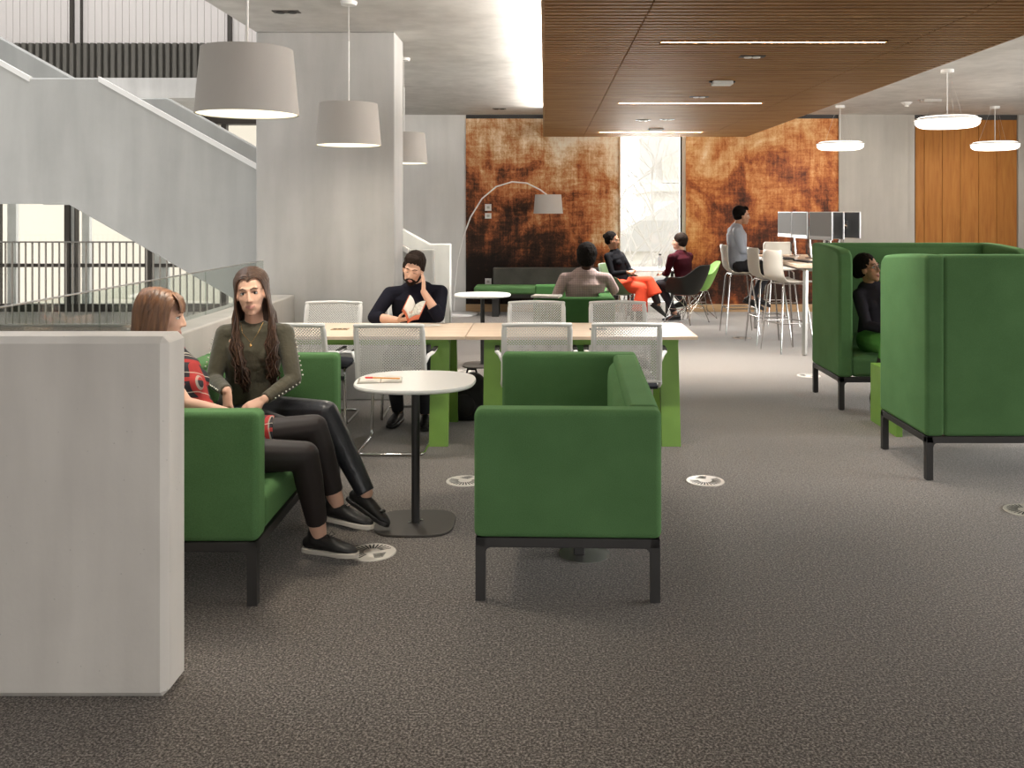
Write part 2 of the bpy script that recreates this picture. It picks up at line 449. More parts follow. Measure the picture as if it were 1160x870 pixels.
def remesh(mb, voxel, it=5, fac=.5):
    me = mesh_of(mb, 'tmp'); o = bpy.data.objects.new('tmp', me); COL.objects.link(o)
    md = o.modifiers.new('r', 'REMESH'); md.mode = 'VOXEL'; md.voxel_size = voxel
    if it: sm = o.modifiers.new('s', 'SMOOTH'); sm.factor = fac; sm.iterations = it
    dg = bpy.context.evaluated_depsgraph_get(); ev = o.evaluated_get(dg)
    out = bpy.data.meshes.new_from_object(ev, depsgraph=dg)
    bpy.data.objects.remove(o); bpy.data.meshes.remove(me)
    out.shade_smooth(); return out
def centers(me):
    n = len(me.polygons); a = np.empty(n * 3, dtype=np.float32); me.polygons.foreach_get('center', a); return a.reshape(n, 3)
# ================================================================ ROOM
CE = 3.10          # soffit of the exposed concrete slab
D = 14.6           # far wall
# ---- floor
m = MB(); m.box(-2.4, 9, -4, D + .2, -.3, 0); m.box(-11, -2.4, -4, 3.12, -.3, 0); m.box(-11, -2.4, 12.7, D + .2, -.3, 0)
struct('floor', m, 'carpet')
m = MB(); m.box(-11, -2.4, 3.12, 12.7, -3.9, -3.7); struct('floor_lower', m, 'concrete_light')
# ---- ceiling slab (atrium left open)
m = MB(); m.box(-2.43, 9, -4, D + .2, CE, CE + .27); m.box(-11, -2.43, 12.4, D + .2, CE, CE + .27)
struct('ceiling', m, 'concrete_ceiling')
# ---- far wall: concrete piers, window, timber recess
m = MB()
m.box(-3.3, -1.24, D, D + .3, 0, CE); m.box(-1.24, 1.168, D + .03, D + .3, 0, CE)
m.box(1.168, 2.225, D + .03, D + .3, 0, .10); m.box(1.168, 2.225, D + .03, D + .3, 2.98, CE)
struct('wall_back', m, 'concrete_light')
m = MB(); m.box(2.225, 4.62, D + .03, D + .3, 0, CE); m.box(4.62, 5.70, D - .05, D + .3, 0, CE); m.box(5.70, 5.83, D, D + .3, 0, CE)
m.box(7.45, 9, D - .02, D + .3, 0, CE); m.box(5.83, 7.45, D + .10, D + .3, 0, CE)
struct('wall_back', m, 'concrete_warm')
m = MB(); m.box(-1.24, 1.168, D - .02, D + .03, .12, 3.04)
mu = obj('mural_panel', m, 'mural_left'); tag(mu, 'rust and cream abstract mural panel left of the tall window', 'mural')
m = MB(); m.box(2.225, 4.62, D - .02, D + .03, .12, 3.04)
m.v = [p - V((2.225, 0, 0)) for p in m.v]
mu = obj('mural_panel', m, 'mural_right', loc=(2.225, 0, 0)); tag(mu, 'orange and brown abstract mural panel right of the tall window', 'mural')
m = MB(); m.box(-1.24, 1.168, D - .035, D + .03, 0, .12); struct('baseboard_back', m, 'skirt_wood', bevel=.004)
m = MB(); m.box(2.225, 4.62, D - .035, D + .03, 0, .12); struct('baseboard_back', m, 'skirt_wood', bevel=.004)
m = MB(); m.box(-1.24, 1.168, D - .01, D + .03, 3.04, CE); m.box(2.225, 4.62, D - .01, D + .03, 3.04, CE); m.box(1.168, 2.225, D + .04, D + .2, 2.98, CE); struct('trim_1', m, 'black_metal')
# window in the far wall
w1 = thing('window_1', 'tall narrow window between the two murals with trees and a facade outside', 'window', (1.70, D + .1, 0)); w1['kind'] = 'structure'; del w1['category']
m = MB(); m.box(-.529, -.50, -.06, .06, .10, 2.98); m.box(.47, .529, -.06, .02, .10, 2.98); m.box(-.5, .47, -.06, .02, .10, .15); m.box(-.5, .47, -.06, .02, 2.93, 2.98)
obj('window_frame', m, 'white_paint', w1)
m = MB(); m.box(.44, .47, -.05, .02, .15, 2.93); obj('window_mullion', m, 'black_metal', w1)
m = MB(); m.box(-.5, .44, -.01, .0, .15, 2.93); obj('window_glass', m, 'glass_clear', w1)
m = MB(); m.box(-.532, -.515, -.14, -.05, .10, 2.98); obj('window_reveal', m, 'skirt_wood', w1)
# timber panel door
d1 = thing('door_1', 'tall oak panelled door recess in the concrete wall', 'door', (6.64, D, 0)); d1['kind'] = 'structure'; del d1['category']
m = MB()
xs = [-.80, -.66, -.375, -.09, .195, .48, .80]
for a, b in zip(xs, xs[1:]): m.box(a + .003, b - .003, 0.0, .07, 0, 3.02)
obj('door_boards', m, 'door_wood', d1, bevel=.003)
m = MB(); m.box(-.81, .81, .06, .1, 0, CE); m.box(-.81, .81, .02, .1, 3.02, CE); obj('door_shadow_gap', m, 'black_metal', d1)
# ---- right wall with big windows (outside the picture, source of the daylight)
m = MB()
m.box(8.8, 9, -4, D, 0, .5); m.box(8.8, 9, -4, D, 2.9, CE)
for y0, y1 in ((-4, -3.2), (-.2, .4), (3.4, 4.0), (7.0, 7.6), (10.6, 14.6)): m.box(8.8, 9, y0, y1, .5, 2.9)
struct('wall_right', m, 'concrete_light')
# ---- unseen wall behind the camera, wide openings added to let in frontal light
m = MB(); m.box(-11, 9, -4.2, -4, 0, .7); m.box(-11, 9, -4.2, -4, 2.7, 9); m.box(-11, -6, -4.2, -4, .7, 2.7); m.box(-.2, .2, -4.2, -4, .7, 2.7); m.box(5, 9, -4.2, -4, .7, 2.7)
struct('wall_front', m, 'concrete_light')
m = MB(); m.box(-11.3, -11, -4.2, D + .3, -3.9, 9); struct('wall_left', m, 'concrete_light')
# unseen atrium roof added to cut the sky light, with a large skylight opening
m = MB(); m.box(-11, -2.43, -4, 4.0, 9, 9.3); m.box(-11, -2.43, 11, D + .3, 9, 9.3); m.box(-11, -8.5, 4, 11, 9, 9.3); m.box(-4.2, -2.43, 4, 11, 9, 9.3); struct('ceiling_atrium_blocker', m, 'concrete_light')
m = MB(); m.box(-2.43, -2.13, -4, D, CE + .27, 9); struct('wall_atrium', m, 'concrete_light')
# ---- big concrete pillar
m = MB(); m.box(-2.43, -1.263, 7.8, 8.27, 0, CE); struct('column_1', m, 'concrete', bevel=.012)
# ---- stair: two solid balustrades, steps between
prof = [(-9.5, 5.51), (-4.61, 2.785), (-3.99, 2.785), (-1.22, 1.244), (-.996, 1.244), (-.996, 0), (-1.38, 0), (-4.276, 1.655), (-5.3, 1.655), (-9.5, 4.0)]
st = thing('staircase', 'concrete staircase descending behind the pillar with solid sloped balustrades', 'stair', (-3, 9, 0)); st['kind'] = 'structure'; del st['category']
def shp(pr): return [(x + 3, z) for x, z in pr]
m = MB(); m.prism(shp(prof), 'Y', -.70, -.58); obj('balustrade', m, 'concrete_stair', st, bevel=.012, seg=1)
m = MB(); m.prism(shp(prof), 'Y', .80, .92); obj('balustrade', m, 'concrete_stair', st, bevel=.012, seg=1)
for sx0, sz0, sx1, sz1 in ((-9.5, 5.51, -4.61, 2.785), (-3.99, 2.785, -1.22, 1.244)):  # near-white strip stands in for the bright highlight along the sloped top
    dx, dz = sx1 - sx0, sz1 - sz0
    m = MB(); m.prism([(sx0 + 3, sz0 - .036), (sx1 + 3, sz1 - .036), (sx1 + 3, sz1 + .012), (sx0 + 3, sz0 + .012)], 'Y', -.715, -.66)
    obj('highlight_strip', m, 'highlight_white', st, label='white strip painted as the highlight on the sloped balustrade')
sp = [(-1.38, .02), (-4.276, 1.675), (-5.3, 1.675), (-9.5, 4.02)]
tp = []; x = -1.16; z = 0
while z < 1.7: tp += [(x, z), (x, z + .172)]; z += .172; x -= .309
tp.append((-4.61, z)); x = -4.61
while x > -9.2: tp += [(x, z), (x, z + .172)]; z += .172; x -= .309
tp.append((x, z)); tp = [(max(x_, -9.5), z_) for x_, z_ in tp]
m = MB(); pl = shp(sp + tp[::-1])
for y in (-.58, .80): m.v += [V((px_, y, pz_)) for px_, pz_ in pl]
n_ = len(pl)
for i in range(n_): j = (i + 1) % n_; m.f.append((i, j, n_ + j, n_ + i)); m.mi.append(0)
obj('steps', m, 'concrete_stair', st)
# ---- low parapet round the stairwell, with a glass upstand
m = MB(); m.box(-2.40, -2.10, 3.22, 7.79, -.3, .89); struct('wall_parapet', m, 'concrete_warm', bevel=.015)
gb = thing('glass_balustrade', 'clear glass balustrade panel standing on the low concrete parapet', 'balustrade', (-2.30, 5.5, .89))
m = MB(); m.box(-.006, .006, -2.25, -.72, 0, .30); m.box(-.006, .006, -.71, .78, 0, .30); m.box(-.006, .006, .79, 2.06, 0, .30); obj('glass_panel', m, 'glass_balustrade', gb)
m = MB(); m.box(-.009, .009, -2.25, 2.06, .296, .302); obj('edge_strip', m, 'steel', gb)
# ---- foreground concrete block wall
m = MB(); m.box(-7, -1.236, 3.03, 3.20, 0, 1.185); struct('wall_block', m, 'concrete_block', bevel=.022, seg=1)
# ---- atrium curtain wall (far left) lower and upper storeys
m = MB()
for x, w in ((-8.63, .05), (-7.53, .08), (-7.40, .02), (-6.25, .10), (-5.06, .08), (-3.9, .05), (-9.8, .06)): m.box(x - w / 2, x + w / 2, D + .0, D + .12, 0, 2.95)
m.box(-11, -3.3, D + .02, D + .10, .70, .755); m.box(-11, -3.3, D - .02, D + .12, 0, .12); m.box(-11, -3.3, D - .06, D + .2, 2.95, CE)
struct('window_2', m, 'bronze_metal')
m = MB(); m.box(-8.50, -8.36, D + .06, D + .14, .12, 2.95); m.box(-7.32, -7.20, D + .06, D + .14, .12, 2.95); m.box(-7.50, -7.42, D + .06, D + .14, .12, 2.95); m.box(-6.18, -5.95, D + .06, D + .14, .12, 2.95); struct('trim_2', m, 'white_paint')
m = MB(); m.box(-11, -3.3, D + .05, D + .055, .12, 2.95); struct('window_3', m, 'glass_clear')
m = MB(); m.box(-11, 2, D + .05, D + .2, CE + .27, 4.23)
xx = -10.95
while xx < 1.9:
    q = [(xx, D + .05), (xx + .01, D - .005), (xx + .03, D - .03), (xx + .055, D - .035), (xx + .078, D - .02), (xx + .088, D + .05)]
    m.prism(q, 'Z', CE + .3, 4.23); xx += .108
m.box(-11, 2, D - .04, D + .05, CE + .27, CE + .31); struct('trim_3', m, 'fin_metal')
m = MB()
x = -11
while x < 2: m.box(x + .003, x + .105, D + .06, D + .1, 4.23, 9.0); x += .108
m.box(-11, 2, D + .085, D + .1, 4.23, 9.0); struct('wall_panelling', m, 'blind')
m = MB()
for x, w in ((-7.46, .05), (-7.31, .02), (-4.97, .06), (-9.9, .07), (-2.5, .1)): m.box(x - w / 2, x + w / 2, D + .0, D + .08, 4.2, 9)
struct('trim_4', m, 'bronze_metal')
# railings (one per storey), each baluster its own piece
def railing(z0, h, y, name, label, x0, x1):
    t = thing(name, label, 'railing', ((x0 + x1) / 2, y, z0)); L2 = (x1 - x0) / 2
    m = MB(); m.box(-L2, L2, -.03, .03, h - .02, h); obj('top_rail', m, 'fin_metal', t)
    m = MB(); m.box(-L2, L2, -.03, .03, .0, .03); obj('bottom_rail', m, 'fin_metal', t)
    n = int((x1 - x0) / .0925); mb = MB(); mb.box(-.008, .008, -.012, .012, .03, h - .02); first = None
    for i in range(n):
        xx = -L2 + .05 + i * .0925
        if first is None: first = obj('baluster', mb, 'baluster_metal', t, loc=(xx, 0, 0))
        else:
            c = first.copy(); COL.objects.link(c); c.parent = t; c.location = (xx, 0, 0)
railing(0, 1.17, 12.76, 'stair_railing', 'dark upright-bar railing along the lower landing under the stair', -9.6, -2.7)
# ---- slatted timber raft
RX0, RX1, RY0, RY1, RZ = -.02, 3.02, 2.6, 13.9, 2.70
J1, J2 = .576, 2.395
slots = [6.08, 9.55, 13.1]
m = MB(); y = RY0 + .02; pit = .085
while y < RY1 - .02:
    a, b = y, min(y + .050, RY1 - .02)
    segs = [(RX0 + .02, J1 - .004), (J1 + .004, J2 - .004), (J2 + .004, RX1 - .02)]
    for (p, q) in segs:
        if any(a - .034 < s < b + .030 for s in slots) and p > .5 and p < 1:
            m.box(p, .76, a, b, RZ, RZ + .045); m.box(2.24, q, a, b, RZ, RZ + .045)
        else: m.box(p, q, a, b, RZ, RZ + .045)
    y += pit
rf = struct('ceiling_raft', m, 'slat_wood')
m = MB(); m.box(RX0, RX0 + .02, RY0, RY1, RZ, CE - .12); m.box(RX1 - .02, RX1, RY0, RY1, RZ, CE - .12); m.box(RX0, RX1, RY1 - .02, RY1, RZ, CE - .12); m.box(RX0, RX1, RY0, RY0 + .02, RZ, CE - .12)
struct('ceiling_raft_edge', m, 'slat_wood')
m = MB(); m.box(RX0 + .02, RX1 - .02, RY0 + .02, RY1 - .02, RZ + .05, RZ + .06); struct('ceiling_raft_backing', m, 'black_metal')
for i, s in enumerate(slots):
    t = thing('slot_light', 'long recessed strip light in the timber ceiling, ' + ('nearest and longest looking', 'middle one of three', 'farthest, near the murals')[i], 'ceiling light', (1.5, s, RZ), group='strip lights in the timber ceiling')
    m = MB(); m.box(-.735, .735, -.016, .012, .048, .054); obj('diffuser', m, 'slot_light', t)
    m = MB(); m.box(-.74, .74, -.030, -.018, .0, .05); m.box(-.74, .74, .018, .030, 0, .05); m.box(-.74, -.735, -.03, .03, 0, .05); m.box(.735, .74, -.03, .03, 0, .05); obj('housing', m, 'slat_wood', t)
# small fittings in the raft
def rp(px, py, z=RZ):
    d = 1050 * (z - 1.6) / (238 - py); return ((px - 617) * d / 1050, d)
for px, py, lb in ((818, 92, 'white rectangular sensor box on the timber ceiling, nearer one'), (743, 146, 'white rectangular sensor box on the timber ceiling, farther one')):
    x, y = rp(px, py); t = thing('ceiling_sensor', lb, 'sensor', (x, y, RZ), group='sensor boxes')
    m = MB(); m.box(-.085, .085, -.06, .06, -.035, 0); obj('housing', m, 'white_paint', t, bevel=.008)
    m = MB(); m.box(-.11, .11, -.015, .015, -.012, 0); obj('mount_plate', m, 'black_metal', t)
for k, (px, py, lb) in enumerate(((852, 64, 'small recessed spotlight nearest in the timber ceiling'), (792, 109.5, 'small recessed spotlight between the two nearer strip lights'), (728.5, 136, 'small recessed spotlight left of the far pair in timber ceiling'), (756, 135, 'small recessed spotlight right of the far pair in timber ceiling'))):
    x, y = rp(px, py); t = thing('recessed_spotlight', lb, 'spotlight', (x, y, RZ), group='recessed spotlights in the timber ceiling')
    m = MB(); m.box(-.09, .09, -.04, .04, -.004, .004); obj('recess', m, 'black_metal', t)
    for sx in (-.03, .03): m = MB(); m.lathe([(.026, -.012), (.030, -.006), (.026, 0)], 16, Matrix.Translation((sx, 0, 0))); obj('lamp_ring', m, 'white_paint', t)
for x, y, lb in ((-1.95, 7.0, 'small recessed twin spotlight in concrete ceiling before the pillar'), (-.67, 13.7, 'small recessed spotlight in concrete ceiling near the left mural')):
    t = thing('recessed_spotlight', lb, 'spotlight', (x, y, CE), group='recessed spotlights in concrete ceiling')
    m = MB(); m.box(-.10, .10, -.045, .045, -.006, .004); obj('recess', m, 'bronze_metal', t)
    for sx in (-.045, .045): m = MB(); m.lathe([(.03, -.014), (.035, -.006)], 16, Matrix.Translation((sx, 0, 0))); obj('lamp_ring', m, 'black_metal', t)
t = thing('smoke_detector', 'white smoke detector on concrete ceiling left of the oak door', 'detector', ((1027 - 617) * 12.9 / 1050, 12.9, CE))
m = MB(); m.lathe([(.06, 0), (.06, -.02), (.03, -.045), (.03, -.06), (0, -.06)]); obj('body', m, 'white_paint', t, smooth=40)
m = MB(); m.lathe([(.075, .0), (.075, -.012), (.055, -.014)]); obj('base', m, 'white_paint', t, smooth=40)
t = thing('ceiling_speaker_box', 'flat grey box fitted to the concrete ceiling above the oak door', 'ceiling fitting', ((1054 - 617) * 12.6 / 1050, 12.6, CE))
m = MB(); m.box(-.12, .12, -.09, .09, -.035, 0); obj('body', m, 'shade_fabric', t, bevel=.006)
m = MB(); m.box(-.15, -.1, -.05, .05, -.02, 0); obj('bracket', m, 'steel', t)
# wall plates on the mural
for z, h, lb in ((1.642, .105, 'white upper wall switch plate on the left mural'), (1.51, .085, 'white lower square wall switch plate on the left mural'), (.476, .10, 'white wall socket beside the grey bench back')):
    t = thing('wall_plate', lb, 'switch', ((553 if z > 1 else 552) * 1., 0, 0))
    t.location = ((553 - 617) * 14.57 / 1050, D - .02, z)
    m = MB(); m.box(-.05, .05, -.012, 0, -h / 2, h / 2); obj('plate', m, 'white_paint', t, bevel=.003)
    m = MB(); m.box(-.022, .022, -.018, -.012, -.02, .02); obj('rocker', m, 'shade_fabric', t)
# ================================================================ OUTSIDE
m = MB(); m.box(-60, 60, D + 2, 90, -6.2, -6); m.box(-60, 60, -60, -6, -1.2, -1); m.box(12, 60, -6, 40, -1.2, -1); struct('ground', m, 'ground_pale')
bl = thing('apartment_facade', 'pale stone building with dormers seen through the tall window', 'building', (12, 46, -6))
m = MB(); m.box(-6.6, 10, 0, 9, 0, 8.5); obj('wall', m, 'stone_pale', bl)
m = MB(); m.box(-6.8, 10.2, -.35, 9, 8.5, 8.9); obj('cornice', m, 'stone_pale', bl, bevel=.05)
m = MB(); m.prism([(.2, 8.9), (9, 8.9), (9, 11.8), (1.6, 11.8)], 'X', -6.4, 10); obj('roof', m, 'roof_slate', bl)
for i in range(7):
    for r in range(3):
        m = MB(); xx = -5.9 + i * 1.9
        m.box(xx, xx + .7, -.06, .05, 1.4 + r * 2.5, 2.9 + r * 2.5)
        f = obj('window', m, 'pane_dark', bl)
    m = MB(); m.box(-6.1 + i * 1.9, -5.1 + i * 1.9, -.1, 1.4, 8.95, 10.3); obj('dormer', m, 'stone_pale', bl)
b2 = thing('tall_building', 'taller pale block behind the dormered building outside', 'building', (16, 62, -6))
m = MB(); m.box(-5.5, 12, 0, 8, 0, 15.5); obj('wall', m, 'stone_pale', b2)
for i in range(6): m = MB(); m.box(-4.8 + i * 2, -3.9 + i * 2, -.08, .05, 12.2, 14.0); obj('window', m, 'pane_dark', b2)
h = thing('gabled_house', 'low pale gabled house seen through the window behind the table', 'building', (5.2, 38.5, -6))
m = MB(); m.box(-3.2, 3, 0, 6, 0, 5.9); obj('wall', m, 'stone_pale', h)
m = MB(); m.prism([(-3.5, 5.9), (3.2, 5.9), (.2, 8.0)], 'Y', -.2, 6.2); obj('roof', m, 'roof_slate', h)
for i in range(3): m = MB(); m.box(-2.4 + i * 1.7, -1.5 + i * 1.7, -.06, .05, 3.4, 4.8); obj('window', m, 'pane_dark', h)
def bare_tree(name, x, y, z, h, label, seed):
    rnd = random.Random(seed); t = thing(name, label, 'tree', (x, y, z)); tr = MB(); br = MB()
    def grow(p, d, l, r, lv):
        q = p + d * l; mid = p + d * l * .5 + V((rnd.uniform(-1, 1), rnd.uniform(-1, 1), rnd.uniform(-1, 1))) * l * .06
        (tr if lv == 0 else br).sweep([p, mid, q], [r, r * .85, r * .65], n=5, caps=(0, 0))
        if lv >= 6: return
        for k in range(3 if lv < 3 else 2):
            nd_ = norm(d + V((rnd.uniform(-.8, .8), rnd.uniform(-.8, .8), rnd.uniform(-.25, .5))))
            grow(p.lerp(q, rnd.uniform(.6, 1)), nd_, l * rnd.uniform(.62, .82), r * .6, lv + 1)
    grow(V((0, 0, 0)), V((.05, 0, 1)), h * .3, .12, 0)
    obj('trunk', tr, 'bark', t, smooth=60); obj('branches', br, 'bark', t, smooth=60)
bare_tree('bare_tree', 4.4, 31, -6, 14, 'leafless tree farther off before the pale houses outside', 3)
bare_tree('bare_tree', 1.6, 26, -6, 12, 'leafless tree nearer the glass at the left edge outside the tall window', 9)
nb = thing('neighbour_wall', 'pale cream building outside the landing windows', 'building', (-8, 24, -6))
m = MB(); m.box(-9, 5.5, 0, 5, 0, 12); obj('wall', m, 'oat_wall', nb)
m = MB(); m.box(-9.1, 5.6, -.2, 5, 12, 12.3); obj('cornice', m, 'stone_pale', nb)
# ================================================================ FURNITURE
def lam(name, x, y, zb, label, drop=True):
    # tapered drum pendant; zb = lower rim height
    t = thing(name, label, 'pendant lamp', (x, y, zb), group='grey drum pendants in a line')
    m = MB(); R0, R1, H = .232, .205, .30
    m.lathe([(R0, 0), (R1, H), (R1 - .004, H), (R0 - .004, 0)], 64, closed=True); obj('lamp_shade', m, 'shade_fabric', t, smooth=40)
    m = MB(); m.lathe([(R0 - .0055, .002), (R1 - .0055, H - .004), (.01, H - .004), (.01, H - .006), (R1 - .0075, H - .006), (R0 - .0075, .002)], 64, closed=True); obj('shade_lining', m, 'shade_inner', t, smooth=40)
    m = MB(); m.lathe([(0, .004), (R0 - .008, .004), (R0 - .008, .009), (0, .009)], 48); obj('diffuser', m, 'lamp_glow', t)
    m = MB(); m.cyl((0, 0, 0), .006, H - .01, .75); obj('rod', m, 'white_paint', t, smooth=40)
    m = MB(); m.cyl((0, 0, 0), .0025, .75, CE - zb - .02, n=8); obj('cord', m, 'white_paint', t)
    m = MB(); m.lathe([(.0, -.03), (.055, -.026), (.06, 0)], 32, Matrix.Translation((0, 0, CE - zb))); obj('ceiling_rose', m, 'white_paint', t, smooth=40)
    m = MB(); m.ell((0, 0, .17), .045); obj('bulb', m, 'lamp_glow', t, smooth=60)
lam('drum_pendant_lamp', -1.37, 4.27, 2.04, 'largest looking grey drum pendant lamp, before the stair')
lam('drum_pendant_lamp', -1.41, 6.67, 2.065, 'middle grey drum pendant lamp hanging before the concrete pillar')
lam('drum_pendant_lamp', -1.39, 9.16, 2.06, 'farthest grey drum pendant, half hidden by the concrete pillar')
def disc(x, y, z, label):
    t = thing('disc_pendant_lamp', label, 'pendant lamp', (x, y, z), group='glowing disc pendants')
    m = MB(); pr = []
    for i in range(13):
        a = -PI / 2 + PI * .82 * i / 12
        pr.append((.245 + .08 * math.cos(a) if i else 0, .06 * math.sin(a)))
    m.lathe(pr[:1] + [(.245, -.06)] + pr[1:] + [(0, pr[-1][1])], 48); obj('diffuser', m, 'disc_light', t, smooth=50)
    m = MB(); m.lathe([(.335, .018), (.335, .026), (.25, .062), (0, .072), (0, .06), (.24, .05)], 48); obj('top_cover', m, 'white_paint', t, smooth=30)
    m = MB(); m.cyl((0, 0, 0), .005, .065, CE - z - .03, n=10); obj('cable', m, 'white_paint', t)
    m = MB()
    for k in range(3):
        a = 2 * PI * k / 3 + .4; m.tube([(.22 * math.cos(a), .22 * math.sin(a), .06), (.05 * math.cos(a), .05 * math.sin(a), CE - z - .03)], .0012, 5)
    obj('suspension_wires', m, 'steel', t)
    m = MB(); m.lathe([(.065, -.035), (.065, 0)], 32, Matrix.Translation((0, 0, CE - z))); obj('ceiling_rose', m, 'white_paint', t, smooth=40)
disc(4.24, 13.3, 2.525, 'glowing white disc pendant before the edge of the right mural')
disc(4.30, 9.9, 2.54, 'largest looking glowing white disc pendant, left of the oak door lamps')
disc(6.51, 13.4, 2.53, 'glowing white disc pendant before the right side of the oak door')

def sofa(name, label, loc, rot, L=1.60, Dp=.765, H=.785, group=None, mtl='green_wool', high=False):
    t = thing(name, label, 'sofa', loc, rot, group)
    a = .115; hx, hy, zb = L / 2, Dp / 2, .262
    for s in (-1, 1):
        x0, x1 = sorted((s * hx, s * (hx - a)))
        m = MB(); r = .16 if high else .03
        pts = [(hy, zb), (hy, H), (-hy + r, H)] + [(-hy + r - r * math.sin(q * PI / 12), H - r + r * math.cos(q * PI / 12)) for q in range(1, 6)] + [(-hy, H - r), (-hy, zb)]
        if high: pts = [(hy, zb), (hy, H)] + [(hy - (2 * hy - .06) * q / 6, H - .035 * (q / 6) ** 2) for q in range(1, 6)] + [(-hy + .07, H - .035), (-hy + .015, H - .07), (-hy, H - .14), (-hy, zb)]
        m.prism(pts, 'X', x0, x1)
        obj('armrest' if not high else 'side_wing', m, mtl, t, bevel=.026, seg=4)
    m = MB(); n = 14; bt = .135
    m.box(-hx + a - .01, hx - a + .01, hy - bt, hy, zb, H); obj('backrest', m, mtl, t, bevel=.026, seg=4)
    m = MB(); m.box(-hx + a - .005, hx - a + .005, -hy + .005, hy - bt + .02, zb, .425); obj('seat', m, mtl, t, bevel=.04, seg=5)
    # soft inner back cushion, bulging a little
    m = MB()
    def f(u, v):
        x = (-hx + a + .005) + (2 * hx - 2 * a - .01) * u; z = .42 + (H - .03 - .42) * v
        e = max(0, 1 - abs(2 * u - 1) ** 8) * max(0, 1 - abs(2 * v - 1) ** 6)
        return (x, hy - bt - .045 * e ** .5 + .005, z)
    m.grid(f, 24, 12); obj('back_cushion', m, mtl, t, smooth=80)
    m = MB(); rl = .04; i = .006
    m.box(-hx + i, hx - i, -hy + i, -hy + i + rl, .222, zb); m.box(-hx + i, hx - i, hy - i - rl, hy - i, .222, zb)
    m.box(-hx + i, -hx + i + rl, -hy + i, hy - i, .222, zb); m.box(hx - i - rl, hx - i, -hy + i, hy - i, .222, zb)
    obj('base_frame', m, 'black_metal', t, bevel=.004)
    for sx in (-1, 1):
        for sy in (-1, 1):
            x0, x1 = sorted((sx * (hx - i), sx * (hx - i - rl))); y0, y1 = sorted((sy * (hy - i), sy * (hy - i - rl)))
            m = MB(); m.box(x0, x1, y0, y1, 0.004, .24)
            # curved fillets to the rails
            for ax in (0, 1):
                r = .028; prf = [(0, 0), (r, 0)] + [(r - r * math.sin(q * PI / 8), -r + r * math.cos(q * PI / 8)) for q in range(1, 4)] + [(0, -r)]
                if ax == 0:
                    e = x0 if sx > 0 else x1; m.prism([(e + (-sx) * p, .224 + q) for p, q in prf], 'Y', y0, y1)
                else:
                    e = y0 if sy > 0 else y1; m.prism([(e + (-sy) * p, .224 + q) for p, q in prf], 'X', x0, x1)
            m.box(x0 + .008, x1 - .008, y0 + .008, y1 - .008, 0, .005)
            obj('leg', m, 'black_metal', t)
    return t
R = math.radians
SF = 'green two-seat sofas'
sofa('two_seat_sofa', 'green sofa facing left, alone in the middle of the room, seen end-on', (.118, 4.57, 0), -PI / 2 - R(1.8), group=SF)
sofa('two_seat_sofa', 'green sofa behind the concrete block with two women sitting on it', (-1.545, 4.535, 0), PI / 2 + R(.6), L=1.62, group=SF)
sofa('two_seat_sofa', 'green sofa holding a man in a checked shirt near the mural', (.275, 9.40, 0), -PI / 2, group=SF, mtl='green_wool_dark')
sofa('high_back_booth', 'nearest tall green booth sofa seen from behind at the right edge', (3.03, 5.85, 0), PI, L=1.56, Dp=.76, H=1.335, high=True, group='tall green booth sofas')
sofa('high_back_booth', 'farther tall green booth sofa holding a woman with glasses', (3.13, 7.78, 0), 0, L=1.56, Dp=.76, H=1.315, high=True, group='tall green booth sofas')
# low lime table between the booths
t = thing('booth_table', 'low lime green panel table between the two tall booths', 'table', (2.98, 6.79, 0))
for s in (-1, 1): m = MB(); m.box(s * .48 - .022, s * .48 + .022, -.26, .26, 0, .44); obj('side_panel', m, 'lime_paint', t, bevel=.003)
m = MB(); m.box(-.455, .455, -.26, .26, .40, .44); obj('table_top', m, 'lime_paint', t, bevel=.003)

# ---- long table (two units)
def long_table(x0, x1, label, plate):
    y0, y1 = 6.27, 7.03; w = x1 - x0
    t = thing('work_table', label, 'table', ((x0 + x1) / 2, 6.65, 0), group='long birch-topped tables'); hx = w / 2 - .003; hy = .38
    m = MB(); m.box(-hx, hx, -hy, hy, .722, .745); obj('table_top', m, 'table_wood', t, bevel=.002)
    m = MB(); m.box(-hx + .14, hx - .14, -.05, .05, .64, .70); m.box(-hx + .12, hx - .12, -.3, -.27, .69, .722); m.box(-hx + .12, hx - .12, .27, .3, .69, .722); obj('beam', m, 'lime_paint', t)
    for sx in (-1, 1):
        xa, xb = sorted((sx * (hx - .115), sx * (hx - .245)))
        for sy in (-1, 1):
            m = MB(); q = [(sy * .20, .722), (sy * .25, .722), (sy * .385, 0), (sy * .34, 0)]
            m.prism(q, 'X', xa, xb); obj('leg', m, 'lime_paint', t, bevel=.003)
    px = plate
    pb = MB(); pb.box(px - .06, px + .06, -.04, .04, .745, .748); pp = obj('power_box', pb, 'brass_plate' if plate < 0 else 'charcoal_plastic', t)
    m = MB()
    for k in (-.035, 0, .035): m.lathe([(.013, .748), (.013, .750), (0, .750)], 14, Matrix.Translation((px + k, 0, 0)))
    obj('socket', m, 'black_metal', pp)
    return t
long_table(-2.10, -.536, 'birch table with lime legs where the bearded man reads', -.06 if False else -.15)
long_table(-.536, 1.04, 'birch table with lime legs and free right end', .13)

